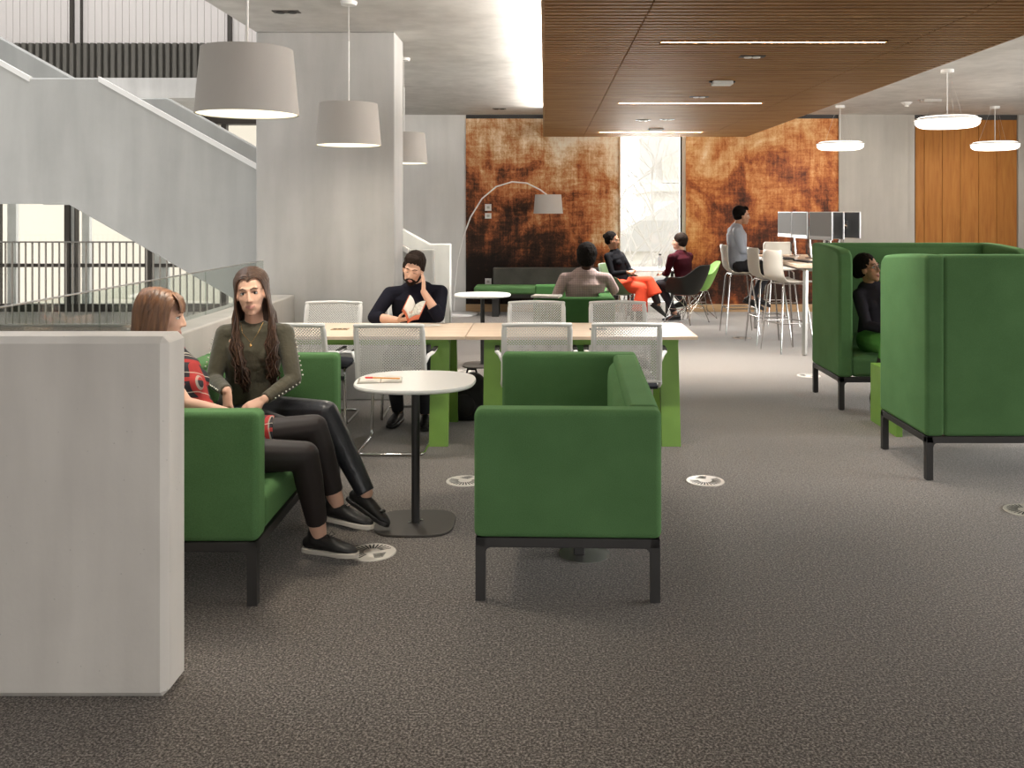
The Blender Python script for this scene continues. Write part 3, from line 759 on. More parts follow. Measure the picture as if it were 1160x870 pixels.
# ---- mesh-back cantilever chair (faces +y)
def mesh_chair(label, loc, rot):
    t = thing('mesh_back_chair', label, 'chair', loc, rot, 'white mesh chairs at the long table')
    def back(u, w):      # u -1..1 across, w 0..1 up
        z = .47 + .385 * w; y = -.20 - .085 * w - .02 * w * w; y -= .028 * (1 - u * u) * .9
        return V((u * (.222 - .004 * w), y, z + .006 * (1 - u * u) * w))
    m = MB()
    left = [V((-.205, -.02, .425)), V((-.222, -.12, .42)), V((-.226, -.185, .45))] + [back(-1, q) for q in (.05, .3, .6, .9)] + [back(-.97, 1)]
    m.sweep(left, [(.014, .010)] * len(left), n=8); m.sweep([V((-p.x, p.y, p.z)) for p in left], [(.014, .010)] * len(left), n=8)
    top = [back(-1 + 2 * i / 12, 1.0) for i in range(13)]; m.sweep(top, [.0125] * 13, n=8)
    bot = [back(-1 + 2 * i / 12, .0) for i in range(13)]; m.sweep(bot, [.009] * 13, n=8)
    obj('back_frame', m, 'white_plastic', t, smooth=60)
    # perforated back: diamond lattice
    m = MB(); p = .0185; nu = int(.424 / p); nw = int(.372 / p)
    def F(a, b): return back(max(-1, min(1, a / .212)), max(0, min(1, b / .372 + .0)))
    for i in range(-nu, nu + 1):
        for j in range(0, 2 * nw + 1):
            if (i + j) % 2: continue
            cx, cz = i * p / 2 * 1.0, j * p / 2
            if abs(cx) > .20: continue
            if cz < .010 or cz > .362: continue
            h = p / 2; k = .62 if cz > .24 else .52
            o4 = [F(cx + h, cz), F(cx, cz + h), F(cx - h, cz), F(cx, cz - h)]
            i4 = [F(cx + h * k, cz), F(cx, cz + h * k), F(cx - h * k, cz), F(cx, cz - h * k)]
            m.add(o4 + i4, [(q, (q + 1) % 4, 4 + (q + 1) % 4, 4 + q) for q in range(4)])
    # solid borders
    for (a0, a1, b0, b1) in ((-.216, -.192, 0, .372), (.192, .216, 0, .372), (-.2, .2, 0, .014), (-.2, .2, .358, .372)):
        n1, n2 = (12, 1) if a1 - a0 > .1 else (1, 10)
        m.grid(lambda u, v: F(a0 + (a1 - a0) * u, b0 + (b1 - b0) * v), n1, n2)
    obj('mesh_back', m, 'white_plastic', t, smooth=60, solid=.004)
    m = MB()
    def sf(u, v):
        x = -.215 + .43 * u; y = -.19 + .42 * v; e = (1 - abs(2 * u - 1) ** 6) * (1 - abs(2 * v - 1) ** 6)
        return (x, y, .432 + .022 * e - .012 * (v > .9) * (v - .9) * 10)
    m.grid(sf, 16, 16); m.box(-.21, .21, -.185, .225, .415, .434); obj('seat', m, 'seat_black', t, smooth=60)
    for s in (-1, 1):
        m = MB(); a = [V((s * .222, -.222, .60)), V((s * .245, -.20, .648)), V((s * .262, -.14, .655)), V((s * .262, .05, .655))]
        m.sweep(a, [(.012, .016), (.013, .016), (.016, .011), (.015, .010)], wide=(1, 0, 0), n=8)
        ar = obj('armrest', m, 'white_plastic', t, smooth=60)
        m = MB(); m.sweep([V((s * .262, -.13, .668)), V((s * .262, .045, .668))], [(.018, .005)] * 2, wide=(1, 0, 0), n=8); obj('arm_pad', m, 'charcoal_plastic', ar, smooth=60)
    # chrome cantilever
    m = MB(); r = .0105
    def arc(pts, rr=.05):
        out = [V(pts[0])]
        for a, b, c in zip(pts, pts[1:], pts[2:]):
            a, b, c = V(a), V(b), V(c); p0 = b + norm(a - b) * rr; p1 = b + norm(c - b) * rr
            for q in range(6): s_ = q / 5; out.append(p0 * (1 - s_) ** 2 + b * 2 * s_ * (1 - s_) + p1 * s_ * s_)
        out.append(V(pts[-1])); return out
    path = arc([(-.19, -.13, .415), (-.20, .24, .425), (-.215, .25, .011), (-.215, -.25, .011), (.215, -.25, .011), (.215, .25, .011), (.20, .24, .425), (.19, -.13, .415)])
    m.tube(path, r, 8); m.tube([(-.19, 0, .405), (.19, 0, .405)], .009, 8); obj('cantilever_frame', m, 'chrome', t, smooth=60)
    return t
ch = mesh_chair('white mesh-back chair before the table, beside the round white table', (-1.005, 6.28, 0), 0)
dup(ch, (-1.63, 6.30, 0), R(-3), 'white mesh-back chair partly hidden by the olive-topped woman')
dup(ch, (-.06, 6.33, 0), R(2), 'white mesh-back chair before the table, directly behind the middle sofa')
dup(ch, (.545, 6.33, 0), R(-2), 'white mesh-back chair before the table at its free right end')
dup(ch, (-1.69, 7.13, 0), PI, 'white chair across the table, against the concrete pillar')
dup(ch, (-1.03, 7.26, 0), PI + R(3), 'white chair the bearded man sits on')
dup(ch, (-.06, 7.14, 0), PI + R(1), 'white chair across the table, before the far green sofa, left one')
dup(ch, (.585, 7.14, 0), PI, 'white chair across the table nearest its free right end')

# ---- round side tables
def side_table(label, x, y, a=.305, b=.285, h=.735, rb=.20):
    t = thing('side_table', label, 'table', (x, y, 0), group='round white side tables')
    m = MB(); m.squircle(a, b, h - .02, h, 2.5, edge=.02); obj('table_top', m, 'table_white', t, smooth=50)
    m = MB(); m.cyl((0, 0, 0), .021, .012, h - .02); m.cyl((0, 0, 0), .06, h - .03, h - .018); obj('column', m, 'black_metal', t, smooth=40)
    m = MB(); m.squircle(rb, rb * .98, 0, .012, 3.4, edge=.015); obj('base_plate', m, 'bronze_metal', t, smooth=50)
    m = MB()
    for k in range(4): a_ = k * PI / 2 + .6; m.cyl((.034 * math.cos(a_), .034 * math.sin(a_), 0), .008, .012, .019, n=12)
    obj('bolts', m, 'chrome', t)
    return t
side_table('small round white table with a notebook on it, beside the two women', -.657, 4.72)
side_table('small round white table farther back beside the far green sofa', -.64, 9.55, a=.29)
# notebook & pencil
t = thing('notebook', 'open notebook lying on the small white table', 'notebook', (-.83, 4.70, .7355), R(8))
m = MB(); m.box(-.115, .105, -.07, .07, 0, .003); obj('cover', m, 'notebook_cover', t)
for s in (-1, 1):
    m = MB()
    m.grid(lambda u, v: (s * (.003 + .1 * u), -.066 + .132 * v, .003 + .013 * math.sin(min(1, u * 1.6) * PI / 2) * (1 - .55 * u)), 10, 2)
    m.grid(lambda u, v: (s * (.003 + .1 * u), -.066, (.003 + .013 * math.sin(min(1, u * 1.6) * PI / 2) * (1 - .55 * u)) * v), 10, 1)
    obj('pages', m, 'paper', t, smooth=40)
pe = thing('pencil', 'red-ended orange pencil lying on the open notebook', 'pencil', (-.815, 4.66, .757), R(-2))
m = MB(); m.sweep([(-.05, 0, 0), (.085, 0, -.003)], [.004, .004], n=6, caps=(0, 1)); obj('shaft', m, 'pencil_orange', pe)
m = MB(); m.sweep([(-.085, 0, 0), (-.05, 0, 0)], [.0045, .0045], n=8, caps=(1, 0)); obj('end_cap', m, 'pencil_red', pe)

# ---- floor grilles
def grille(x, y, label, rot=0, r=.112):
    t = thing('floor_grille', label, 'floor vent', (x, y, 0), rot, 'round metal floor grilles')
    m = MB(); m.lathe([(r, 0), (r - .002, .004), (r - .012, .005), (0, .005)], 48); obj('plate', m, 'grille_metal', t, smooth=30)
    m = MB()
    for k in range(17):
        a = .2 + k * PI / 17 * 1.25; c, s = math.cos(a), math.sin(a)
        m.add([(c * .04 - s * .003, s * .04 + c * .003, .0056), (c * .04 + s * .003, s * .04 - c * .003, .0056), (c * .092 + s * .004, s * .092 - c * .004, .0056), (c * .092 - s * .004, s * .092 + c * .004, .0056)], [(0, 1, 2, 3)])
    for k in range(6):
        yy = -.03 - k * .010; m.add([(.0, yy, .0056), (.06 - k * .004, yy, .0056), (.06 - k * .004, yy - .005, .0056), (.0, yy - .005, .0056)], [(0, 1, 2, 3)])
    obj('slots', m, 'dark_hole', t)
grille(-.806, 4.33, 'round floor grille beside the raised trainers', .3)
grille(-.47, 5.47, 'round floor grille left of the middle green sofa', 2.6)
grille(.948, 5.47, 'round floor grille on open carpet right of the middle green sofa', 2.9)
grille(2.56, 4.93, 'round floor grille before the nearest tall booth', 1.3)
grille(-.84, 9.2, 'round floor grille by the farther white side table')
grille(2.55, 8.95, 'round floor grille left of the farther booth')
grille(2.47, 11.6, 'round floor grille beneath the bar stools')
t = thing('floor_outlet', 'round floor outlet with black plug beneath the middle green sofa', 'floor outlet', (.185, 4.31, 0))
m = MB(); m.lathe([(.115, 0), (.113, .004), (0, .004)], 48); obj('plate', m, 'carpet', t); m = MB(); m.lathe([(.117, 0), (.117, .005), (.112, .005)], 48); obj('ring', m, 'steel', t)
m = MB(); m.box(-.05, -.0, -.03, .03, .004, .05); obj('plug', m, 'black_metal', t, bevel=.006)

# ---- wall bench
t = thing('wall_bench', 'low green bench with grey backrest against the left mural', 'bench', (.10, 14.1, 0))
m = MB(); m.box(-1.16, 1.0, -.25, .30, .34, .45); obj('seat', m, 'green_wool', t, bevel=.03, seg=4)
m = MB(); m.box(-.90, 1.0, .22, .34, .44, .71); obj('backrest', m, 'grey_wool', t, bevel=.02, seg=3)
m = MB(); m.box(-.92, .98, -.2, .28, .28, .345); obj('base', m, 'black_metal', t)
for x in (-.84, .0, .86): m = MB(); m.box(x - .05, x + .05, -.2, .25, 0, .34); obj('leg', m, 'black_metal', t)

# ---- arc floor lamp
t = thing('arc_floor_lamp', 'white arc floor lamp curving over before the left mural', 'floor lamp', (-1.29, 14.15, 0))
m = MB(); m.lathe([(.27, 0), (.27, .02), (.25, .03), (0, .032)], 48); obj('base', m, 'white_paint', t, smooth=40)
m = MB(); P_ = lambda px, py: V(((px - 617) * 14.15 / 1050 + 1.29, 0, 1.6 - (py - 238) * 14.15 / 1050))
cp = [P_(514, 352), P_(515, 325), P_(518, 296), P_(524, 270), P_(533, 246), P_(546, 225), P_(562, 211.5), P_(580, 206), P_(597, 207.5), P_(612, 215), P_(620, 221)]
m.tube(cp, .011, 8); obj('arm', m, 'white_paint', t, smooth=60)
c = P_(621, 242)
m = MB(); m.lathe([(.225, 0), (.20, .29), (.196, .29), (.221, 0)], 48, Matrix.Translation(c), closed=True); obj('lamp_shade', m, 'shade_fabric', t, smooth=40)
m = MB(); m.lathe([(0, .27), (.2, .27), (.2, .275), (0, .275)], 32, Matrix.Translation(c)); obj('top_diffuser', m, 'shade_inner', t)
m = MB(); m.ell(c + V((0, 0, .15)), .04); obj('bulb', m, 'shade_inner', t, smooth=60)

# ---- moulded armchairs with wire legs (face +y)
def tub_chair(label, loc, rot, mtl):
    t = thing('moulded_armchair', label, 'armchair', loc, rot, 'moulded armchairs by the tall window')
    def sm(a, b, x): x = max(0, min(1, (x - a) / (b - a))); return x * x * (3 - 2 * x)
    m = MB(); rings, n = 10, 48; vs = [(0, -.02, .40)]; fs = []
    for i in range(1, rings + 1):
        q = i / rings
        for j in range(n):
            a = 2 * PI * j / n; ang = abs(((math.degrees(a) - 90 + 180) % 360) - 180)   # 0 = front
            hgt = .02 + .235 * sm(28, 75, ang) + .17 * sm(112, 160, ang)
            rx, ry = .31, .285
            e = 2.6; c, s = math.cos(a), math.sin(a); k = (abs(c) ** e + abs(s) ** e) ** (-1 / e)
            fl = .62 + .38 * min(1, q ** .75); rr = q if q < .6 else .6 + (q - .6) * 1.0
            x = rx * c * k * rr; y = ry * s * k * rr * (1 if s < 0 else .92)
            rise = hgt * max(0, (q - .45) / .55) ** 1.5
            back = -.05 * sm(120, 170, ang) * max(0, (q - .5) / .5)
            vs.append((x, y + back, .40 + rise + .012 * q * q))
    for j in range(n): fs.append((0, 1 + j, 1 + (j + 1) % n))
    for i in range(rings - 1):
        for j in range(n): a = 1 + i * n + j; b = 1 + i * n + (j + 1) % n; fs.append((a, a + n, b + n, b))
    m.add(vs, fs); obj('shell', m, mtl, t, smooth=80, solid=.009, sub=1)
    m = MB(); r = .0055
    for sx in (-1, 1):
        for sy in (-1, 1):
            f = V((sx * .24, sy * .22, .006)); m.tube([(sx * .12, sy * .12, .395), f], r, 6)
            m.tube([f.lerp(V((sx * .12, sy * .12, .395)), .0), (sx * .02, sy * .0, .22)], r * .9, 6)
            m.tube([(sx * .13, -sy * .13, .395), (sx * .02, 0, .22)], r * .9, 6)
        m.tube([(sx * .18, -.165, .2), (sx * .18, .165, .2)], r * .8, 6)
    m.tube([(-.12, -.12, .395), (.12, -.12, .395), (.12, .12, .395), (-.12, .12, .395), (-.12, -.12, .395)], r, 6)
    m.tube([(-.02, 0, .22), (.02, 0, .22)], r, 6)
    obj('wire_base', m, 'chrome', t, smooth=60)
    for sx in (-1, 1):
        for sy in (-1, 1): m = MB(); m.cyl((sx * .24, sy * .22, 0), .012, 0, .008, n=10); obj('foot', m, 'black_metal', t)
    return t
tub_chair('olive moulded armchair the woman in red trousers sits in', (1.10, 13.26, 0), R(-125), 'olive_plastic')
tub_chair('dark grey moulded armchair the short-haired man sits in', (2.02, 13.2, 0), R(48), 'charcoal_plastic')
tub_chair('lime green moulded armchair empty behind the short-haired man', (2.30, 13.92, 0), R(95), 'lime_plastic')
# window table + bottle
t = thing('window_table', 'white square table before the tall window between two seated people', 'table', (1.56, 13.75, 0))
m = MB(); m.box(-.33, .33, -.33, .33, .71, .735); obj('table_top', m, 'table_white', t, bevel=.004)
for sx in (-1, 1):
    for sy in (-1, 1): m = MB(); m.box(sx * .29 - .02, sx * .29 + .02, sy * .29 - .02, sy * .29 + .02, 0, .71); obj('leg', m, 'bronze_metal', t)
t = thing('drink_bottle', 'grey steel bottle standing on the white window table', 'bottle', (1.70, 13.66, .735))
m = MB(); m.lathe([(.034, 0), (.037, .01), (.037, .15), (.018, .19), (.016, .20)], 24); obj('body', m, 'bottle_steel', t, smooth=50)
m = MB(); m.lathe([(.019, .2), (.019, .225), (0, .228)], 20); obj('cap', m, 'black_metal', t, smooth=50)
t = thing('papers', 'loose white papers lying on the window table', 'papers', (1.40, 13.60, .7352), .2)
m = MB(); m.box(-.12, .10, -.08, .08, 0, .006); obj('sheet', m, 'paper', t); m = MB(); m.box(-.05, .15, -.07, .07, .006, .010, Matrix.Rotation(.3, 4, 'Z')); obj('sheet', m, 'paper', t)

# ---- bar stools (face +y)
def bar_stool(label, loc, rot):
    t = thing('bar_stool', label, 'stool', loc, rot, 'white shell bar stools')
    pr = [(.20, .775), (.17, .79), (.08, .785), (-.05, .782), (-.13, .80), (-.18, .85), (-.205, .93), (-.22, 1.02), (-.235, 1.10), (-.24, 1.15)]
    def f(u, v):
        k = v * (len(pr) - 1); i = min(int(k), len(pr) - 2); q = k - i
        y = pr[i][0] * (1 - q) + pr[i + 1][0] * q; z = pr[i][1] * (1 - q) + pr[i + 1][1] * q
        w = .215 - .02 * v; 
        if v > .9: w *= 1 - .12 * ((v - .9) / .1) ** 2
        if v < .08: w *= .9 + .1 * v / .08
        x = (2 * u - 1) * w; e = (2 * u - 1) ** 2
        up = .018 * e * (1 - v); fw = .055 * e * max(0, (v - .45) / .55)
        return (x, y + fw, z + up)
    m = MB(); m.grid(f, 12, 27); obj('seat_shell', m, 'shell_white', t, smooth=80, solid=.012)
    for sx in (-1, 1):
        for sy in (-1, 1):
            m = MB(); m.tube([(sx * .12, sy * .11 - .01, .775), (sx * .15, sy * .14 - .01, .74), (sx * .215, sy * .215, .0)], .0105, 8); obj('leg', m, 'chrome', t, smooth=60)
    m = MB(); z = .33; a = .186
    m.tube([(-a, -a, z), (-a, a, z), (a, a, z), (a, -a, z), (-a, -a, z)], .008, 8); obj('footrest', m, 'chrome', t, smooth=60)
    m = MB(); m.tube([(-.12, .1, .768), (.12, .1, .768), (.12, -.12, .768), (-.12, -.12, .768), (-.12, .1, .768)], .008, 6); obj('seat_bracket', m, 'chrome', t)
    return t
s0 = bar_stool('white bar stool the man in pale blue shirt sits on', (2.54, 12.1, 0), R(-90))
dup(s0, (2.69, 11.15, 0), R(-84), 'empty white bar stool at high table, middle of the row')
dup(s0, (2.76, 10.55, 0), R(-72), 'empty white bar stool at high table, nearest of the row')
dup(s0, (3.28, 12.9, 0), R(178), 'empty white bar stool at the far end of the high table')
# ---- high table with monitors
t = thing('high_work_table', 'high timber-topped table with monitors behind the bar stools', 'table', (3.2, 11.3, 0))
m = MB(); m.box(-.42, .62, -1.15, 1.25, .965, 1.0); obj('table_top', m, 'table_wood', t, bevel=.003)
m = MB(); m.box(-.30, .50, -1.0, 1.10, .92, .965); obj('under_frame', m, 'steel', t)
for sx in (-1, 1):
    for sy in (-1, 1):
        m = MB(); x = .1 + sx * .42; y = .05 + sy * 1.12; m.sweep([(x, y, .93), (x - .03 if sx < 0 else x + .03, y + sy * .06, .02)], [(.030, .02)] * 2, wide=(1, 0, 0), n=4); obj('leg', m, 'steel', t)
def monitor(label, x, y, z, rot, up=1):
    t = thing('computer_monitor', label, 'monitor', (x, y, 1.0), rot, 'monitors on the high table')
    m = MB(); h0 = z - 1.0
    m.box(-.24, .24, -.016, 0, h0 - .165, h0 + .165); obj('display', m, 'monitor_silver', t, bevel=.006)
    m = MB(); m.box(-.23, .23, -.018, -.0155, h0 - .12, h0 + .155); obj('screen', m, 'screen_grey', t)
    m = MB(); m.box(-.235, .235, 0, .014, h0 - .16, h0 + .16); obj('back_cover', m, 'monitor_back', t, bevel=.01)
    m = MB(); m.sweep([(0, .03, h0), (0, .10, h0 - .02), (.0, .13, .02)], [.016, .014, .02], n=8); m.box(-.05, .05, .012, .03, h0 - .05, h0 + .05); m.cyl((0, .13, 0), .07, 0, .012, n=20); obj('arm', m, 'chrome', t, smooth=40)
    m = MB()
    for k in range(3): m.tube([(.03 * k - .03, .03, h0 - .03), (.04 * k - .05, .09, h0 - .14), (.02 * k, .07, .08), (.0, .12, .02)], .004, 5)
    obj('cables', m, 'black_metal', t)
    return t
monitor('computer monitor farthest in the row facing the stools', 3.13, 12.05, 1.415, R(-90) + R(6))
monitor('second computer monitor in the row facing the stools', 3.16, 11.45, 1.415, R(-90) + R(6))
monitor('nearest and widest looking computer monitor facing the stools', 3.24, 10.85, 1.415, R(-90) + R(15))
monitor('computer monitor facing away, just behind the booth corner', 3.50, 11.25, 1.415, R(90) + R(12))
monitor('dark-backed computer monitor apart on the right of the row', 3.78, 11.6, 1.415, R(90) + R(22))
for k, (x, y, r_, lb) in enumerate(((3.0, 12.15, .1, 'dark keyboard before the man in the pale blue shirt'), (2.98, 11.4, -.1, 'dark keyboard before the middle empty bar stool'), (3.02, 10.75, .15, 'dark keyboard before the nearest bar stool'))):
    t = thing('keyboard', lb, 'keyboard', (x, y, 1.0), R(90) + r_, 'keyboards on the high table')
    m = MB(); m.box(-.2, .2, -.06, .06, 0, .014); obj('body', m, 'charcoal_plastic', t, bevel=.003)
    m = MB()
    for i in range(13):
        for j in range(4): m.box(-.19 + i * .0295, -.165 + i * .0295, -.05 + j * .026, -.03 + j * .026, .014, .018)
    obj('keys', m, 'monitor_back', t)
# ---- magazine on sofa arm, backpack
t = thing('magazine', 'folded printed magazine resting on the far sofa arm', 'magazine', (.02, 8.66, .787), R(-14))
m = MB(); m.box(-.13, .13, -.09, .09, 0, .016); obj('pages', m, 'paper_print', t); m = MB(); m.box(-.132, .132, -.092, .092, .016, .018); obj('cover', m, 'paper_print', t)
t = thing('backpack', 'black backpack slumped on the floor under the long table', 'backpack', (-.58, 7.12, 0))
m = MB(); m.ell((0, 0, .16), (.13, .10, .16)); m.ell((.03, -.02, .27), (.10, .08, .09)); m.ell((-.04, -.06, .10), (.10, .07, .10)); m.box(-.11, .11, -.09, .09, .0, .1)
me = remesh(m, .012, 4); obj('body', me, 'bag_black', t)
m = MB(); m.ell((-.03, -.105, .12), (.085, .04, .085)); obj('front_pocket', m, 'bag_black', t, smooth=80)
m = MB(); m.tube([(-.02, 0, .34), (-.01, -.01, .38), (.05, -.01, .38), (.06, 0, .34)], .009, 8); m.tube([(.1, .02, .28), (.17, 0, .18), (.15, 0, .03), (.08, 0, .01)], .010, 8); obj('strap', m, 'bag_black', t, smooth=60)
# ================================================================ PEOPLE
def headmat(c, face, up=(0, 0, 1)):
    f = norm(face); u = V(up); u = (u - f * u.dot(f)).normalized(); r = f.cross(u)
    M = Matrix(((r.x, f.x, u.x, c[0]), (r.y, f.y, u.y, c[1]), (r.z, f.z, u.z, c[2]), (0, 0, 0, 1))); return M
def head_shape(m, M, fem=False, s=1.0):
    S = M @ Matrix.Scale(s, 4)
    m.ell((0, -.018, .035), (.073, .093, .084), S, 28, 20)
    m.ell((0, .028, -.02), (.060, .060, .075), S, 24, 18)
    m.ell((0, .036, -.062), (.050 if fem else .054, .047, .045), S, 20, 14)
    m.ell((0, .060, -.094), (.024, .019, .018), S)
    for x in (-1, 1):
        m.ell((x * .033, .050, -.018), (.026, .024, .026), S)
        m.ell((x * .073, -.008, -.008), (.010, .019, .030), S @ Matrix.Rotation(.25 * x, 4, 'Z'))
        m.ell((x * .010, .092, -.030), (.0075, .009, .007), S)
    m.sweep([(-.034, .073, .030), (0, .082, .027), (.034, .073, .030)], [.011, .010, .011], M=S)
    m.sweep([(0, .084, .018), (0, .096, -.006), (0, .102, -.026)], [.0065, .0075, .0095], M=S)
    m.sweep([(-.023, .078, -.057), (0, .087, -.060), (.023, .078, -.057)], [.0045, .0065, .0045], M=S)
    m.sweep([(-.017, .079, -.065), (0, .086, -.070), (.017, .079, -.065)], [.0045, .0065, .0045], M=S)
def eyes(root, M, s=1.0, look=(0, 0), closed=False, glasses=False, brow='hair_black', off=None):
    S = M @ Matrix.Scale(s, 4)
    for x in (-1, 1):
        if not closed:
            m = MB(); m.ell((x * .029, .0705, .008), (.0135, .0095, .0075), S, 14, 10); m.cur = 1
            m.ell((x * .029 + look[0], .0775, .008 + look[1]), (.0058, .0035, .006), S, 10, 8)
            obj('eye', m, ['eye_white', 'eye_dark'], root, smooth=80, off=off)
        m = MB(); zz = .004 if closed else .0155
        m.sweep([(x * .014, .080, zz - .003), (x * .029, .082, zz), (x * .043, .075, zz - .004)], [.0014, .0022, .0014], n=6, M=S); obj('eyelash', m, 'eye_dark', root, off=off)
        m = MB(); m.sweep([(x * .012, .090, .030), (x * .028, .089, .036), (x * .046, .076, .030)], [.0022, .0036, .002], n=6, M=S); obj('eyebrow', m, brow, root, off=off)
    if glasses:
        m = MB()
        for x in (-1, 1):
            m.tube([(x * .031 + .021 * math.cos(a), .100 - .006 * abs(math.cos(a)), .005 + .017 * math.sin(a)) for a in [2 * PI * k / 16 for k in range(17)]], .0018, 6, M=S)
            m.tube([(x * .052, .094, .008), (x * .072, .05, .008), (x * .078, -.01, .004)], .0016, 6, M=S)
        m.tube([(-.010, .100, .008), (.010, .100, .008)], .0016, 6, M=S); obj('glasses', m, 'black_metal', root, off=off)
def hand(m, w, d, nrm, side, curl=.5, spread=.0, s=1.0, thumb=.5):
    # w wrist, d towards the fingers, nrm palm normal, side=+1/-1 where the thumb leaves
    w = V(w); d = norm(d); nrm = V(nrm); nrm = (nrm - d * nrm.dot(d)).normalized(); lat = d.cross(nrm).normalized() * side
    L = .082 * s
    m.sweep([w - d * .01, w + d * .03 * s, w + d * L], [(.026 * s, .016 * s), (.035 * s, .015 * s), (.038 * s, .0125 * s)], wide=lat, n=14)
    for i, (o, ln) in enumerate(((.029, .064), (.0098, .073), (-.0098, .068), (-.029, .053))):
        b = w + d * L * (.97 if i in (1, 2) else .93) + lat * o * s
        dd = (d + lat * (o * spread * 12)).normalized(); ang = curl * .55
        pts = [b - dd * .012]; p = b; pts.append(p)
        for f in (.45, .32, .23):
            a_ = ang; dd = (dd * math.cos(a_) + nrm * math.sin(a_)).normalized(); p = p + dd * ln * f * s; pts.append(p); ang = curl * .8
        m.sweep(pts, [.0085 * s, .0092 * s, .0085 * s, .0078 * s, .0066 * s], wide=lat, n=10)
    b = w + d * .02 * s + lat * .024 * s
    t1 = (d * .65 + lat * (.75 - .4 * thumb) + nrm * (.15 + .5 * thumb)).normalized(); t2 = (d * .95 + lat * .15 + nrm * (.15 + .35 * thumb)).normalized()
    m.sweep([b, b + t1 * .036 * s, b + t1 * .036 * s + t2 * .030 * s, b + t1 * .036 * s + t2 * .052 * s], [.0125 * s, .0105 * s, .0092 * s, .0075 * s], n=10)
def shoe(root, ank, d, mtl='shoe_black', sole='shoe_black', off=None, ln=.27, up=(0, 0, 1), bow=False, sock=None):
    # d = heel to toe
    d = norm(d); u = V(up); u = (u - d * u.dot(d)).normalized(); l = d.cross(u); k = ln / .27
    M = Matrix(((d.x, l.x, u.x, ank[0]), (d.y, l.y, u.y, ank[1]), (d.z, l.z, u.z, ank[2]), (0, 0, 0, 1))) @ Matrix.Scale(k, 4)
    m = MB(); m.sweep([(-.055, 0, -.045), (-.02, 0, -.035), (.05, 0, -.043), (.11, 0, -.055), (.165, 0, -.062), (.190, 0, -.065)], [(.030, .032), (.036, .042), (.038, .036), (.043, .026), (.037, .019), (.022, .012)], wide=l, n=18, M=None) if False else None
    m.sweep([(-.055, 0, -.045), (-.02, 0, -.037), (.05, 0, -.043), (.11, 0, -.054), (.165, 0, -.062), (.190, 0, -.065)], [(.030, .030), (.036, .040), (.038, .036), (.043, .027), (.037, .020), (.022, .013)], wide=(0, 1, 0), n=18, M=M)
    m.sweep([(-.022, 0, -.03), (-.012, 0, .012)], [(.036, .040), (.034, .042)], wide=(0, 1, 0), n=18, caps=(1, 0), M=M)
    me = remesh(MB_off(m, off), .006, 3); s_ = obj('shoe', me, mtl, root)
    m = MB(); out = [(-.088, .0), (-.082, .022), (-.05, .034), (0, .035), (.06, .037), (.12, .045), (.17, .040), (.2, .024), (.208, 0)]
    out = out + [(x, -y) for x, y in out[-2:0:-1]]
    m.prism(out, 'Z', -.092, -.068, M=M); obj('sole', m, sole, s_, off=off, bevel=.006, seg=3)
    m = MB()
    for q in range(5): x = .045 + q * .017; z = -.010 - q * .0075; m.tube([(x, -.022, z - .01), (x, 0, z + .003), (x, .022, z - .01)], .0022, 5, M=M)
    if bow:
        for a in (-1, 1): m.ell((.135, a * .014, -.032), (.012, .014, .007), M)
    else:
        for a in (-1, 1): m.tube([(.05, 0, -.006), (.055, a * .022, .008), (.07, a * .024, -.006), (.06, 0, -.008)], .002, 5, M=M)
    obj('laces', m, mtl, s_, off=off)
    return s_
def MB_off(m, off):
    if off is not None: m.v = [p - V(off) for p in m.v]
    return m
def torso(m, P, N, side, fem, g=0.0, lo=0, depth=1.0, fat=1.0, bend=None):
    P, N = V(P), V(N); ax = norm(side)
    c = bend if bend is not None else V((0, 0, 0))
    def at(q): return P.lerp(N, q) + V(c) * math.sin(q * PI)
    if fem: pr = [(-.06, .150, .105), (.05, .165, .110), (.22, .145, .100), (.42, .122, .088), (.62, .140, .100), (.80, .150, .100), (.93, .105, .070), (1.0, .05, .048)]
    else: pr = [(-.06, .145, .105), (.05, .160, .110), (.22, .155, .105), (.42, .150, .102), (.62, .170, .112), (.80, .180, .112), (.93, .12, .075), (1.0, .06, .055)]
    pr = [p for p in pr if p[0] >= lo and not (g > 0 and p[0] > .95)]
    m.sweep([at(q) for q, _, _ in pr], [((a * fat + g), (b * depth * fat + g)) for _, a, b in pr], wide=ax, n=24)
    return at
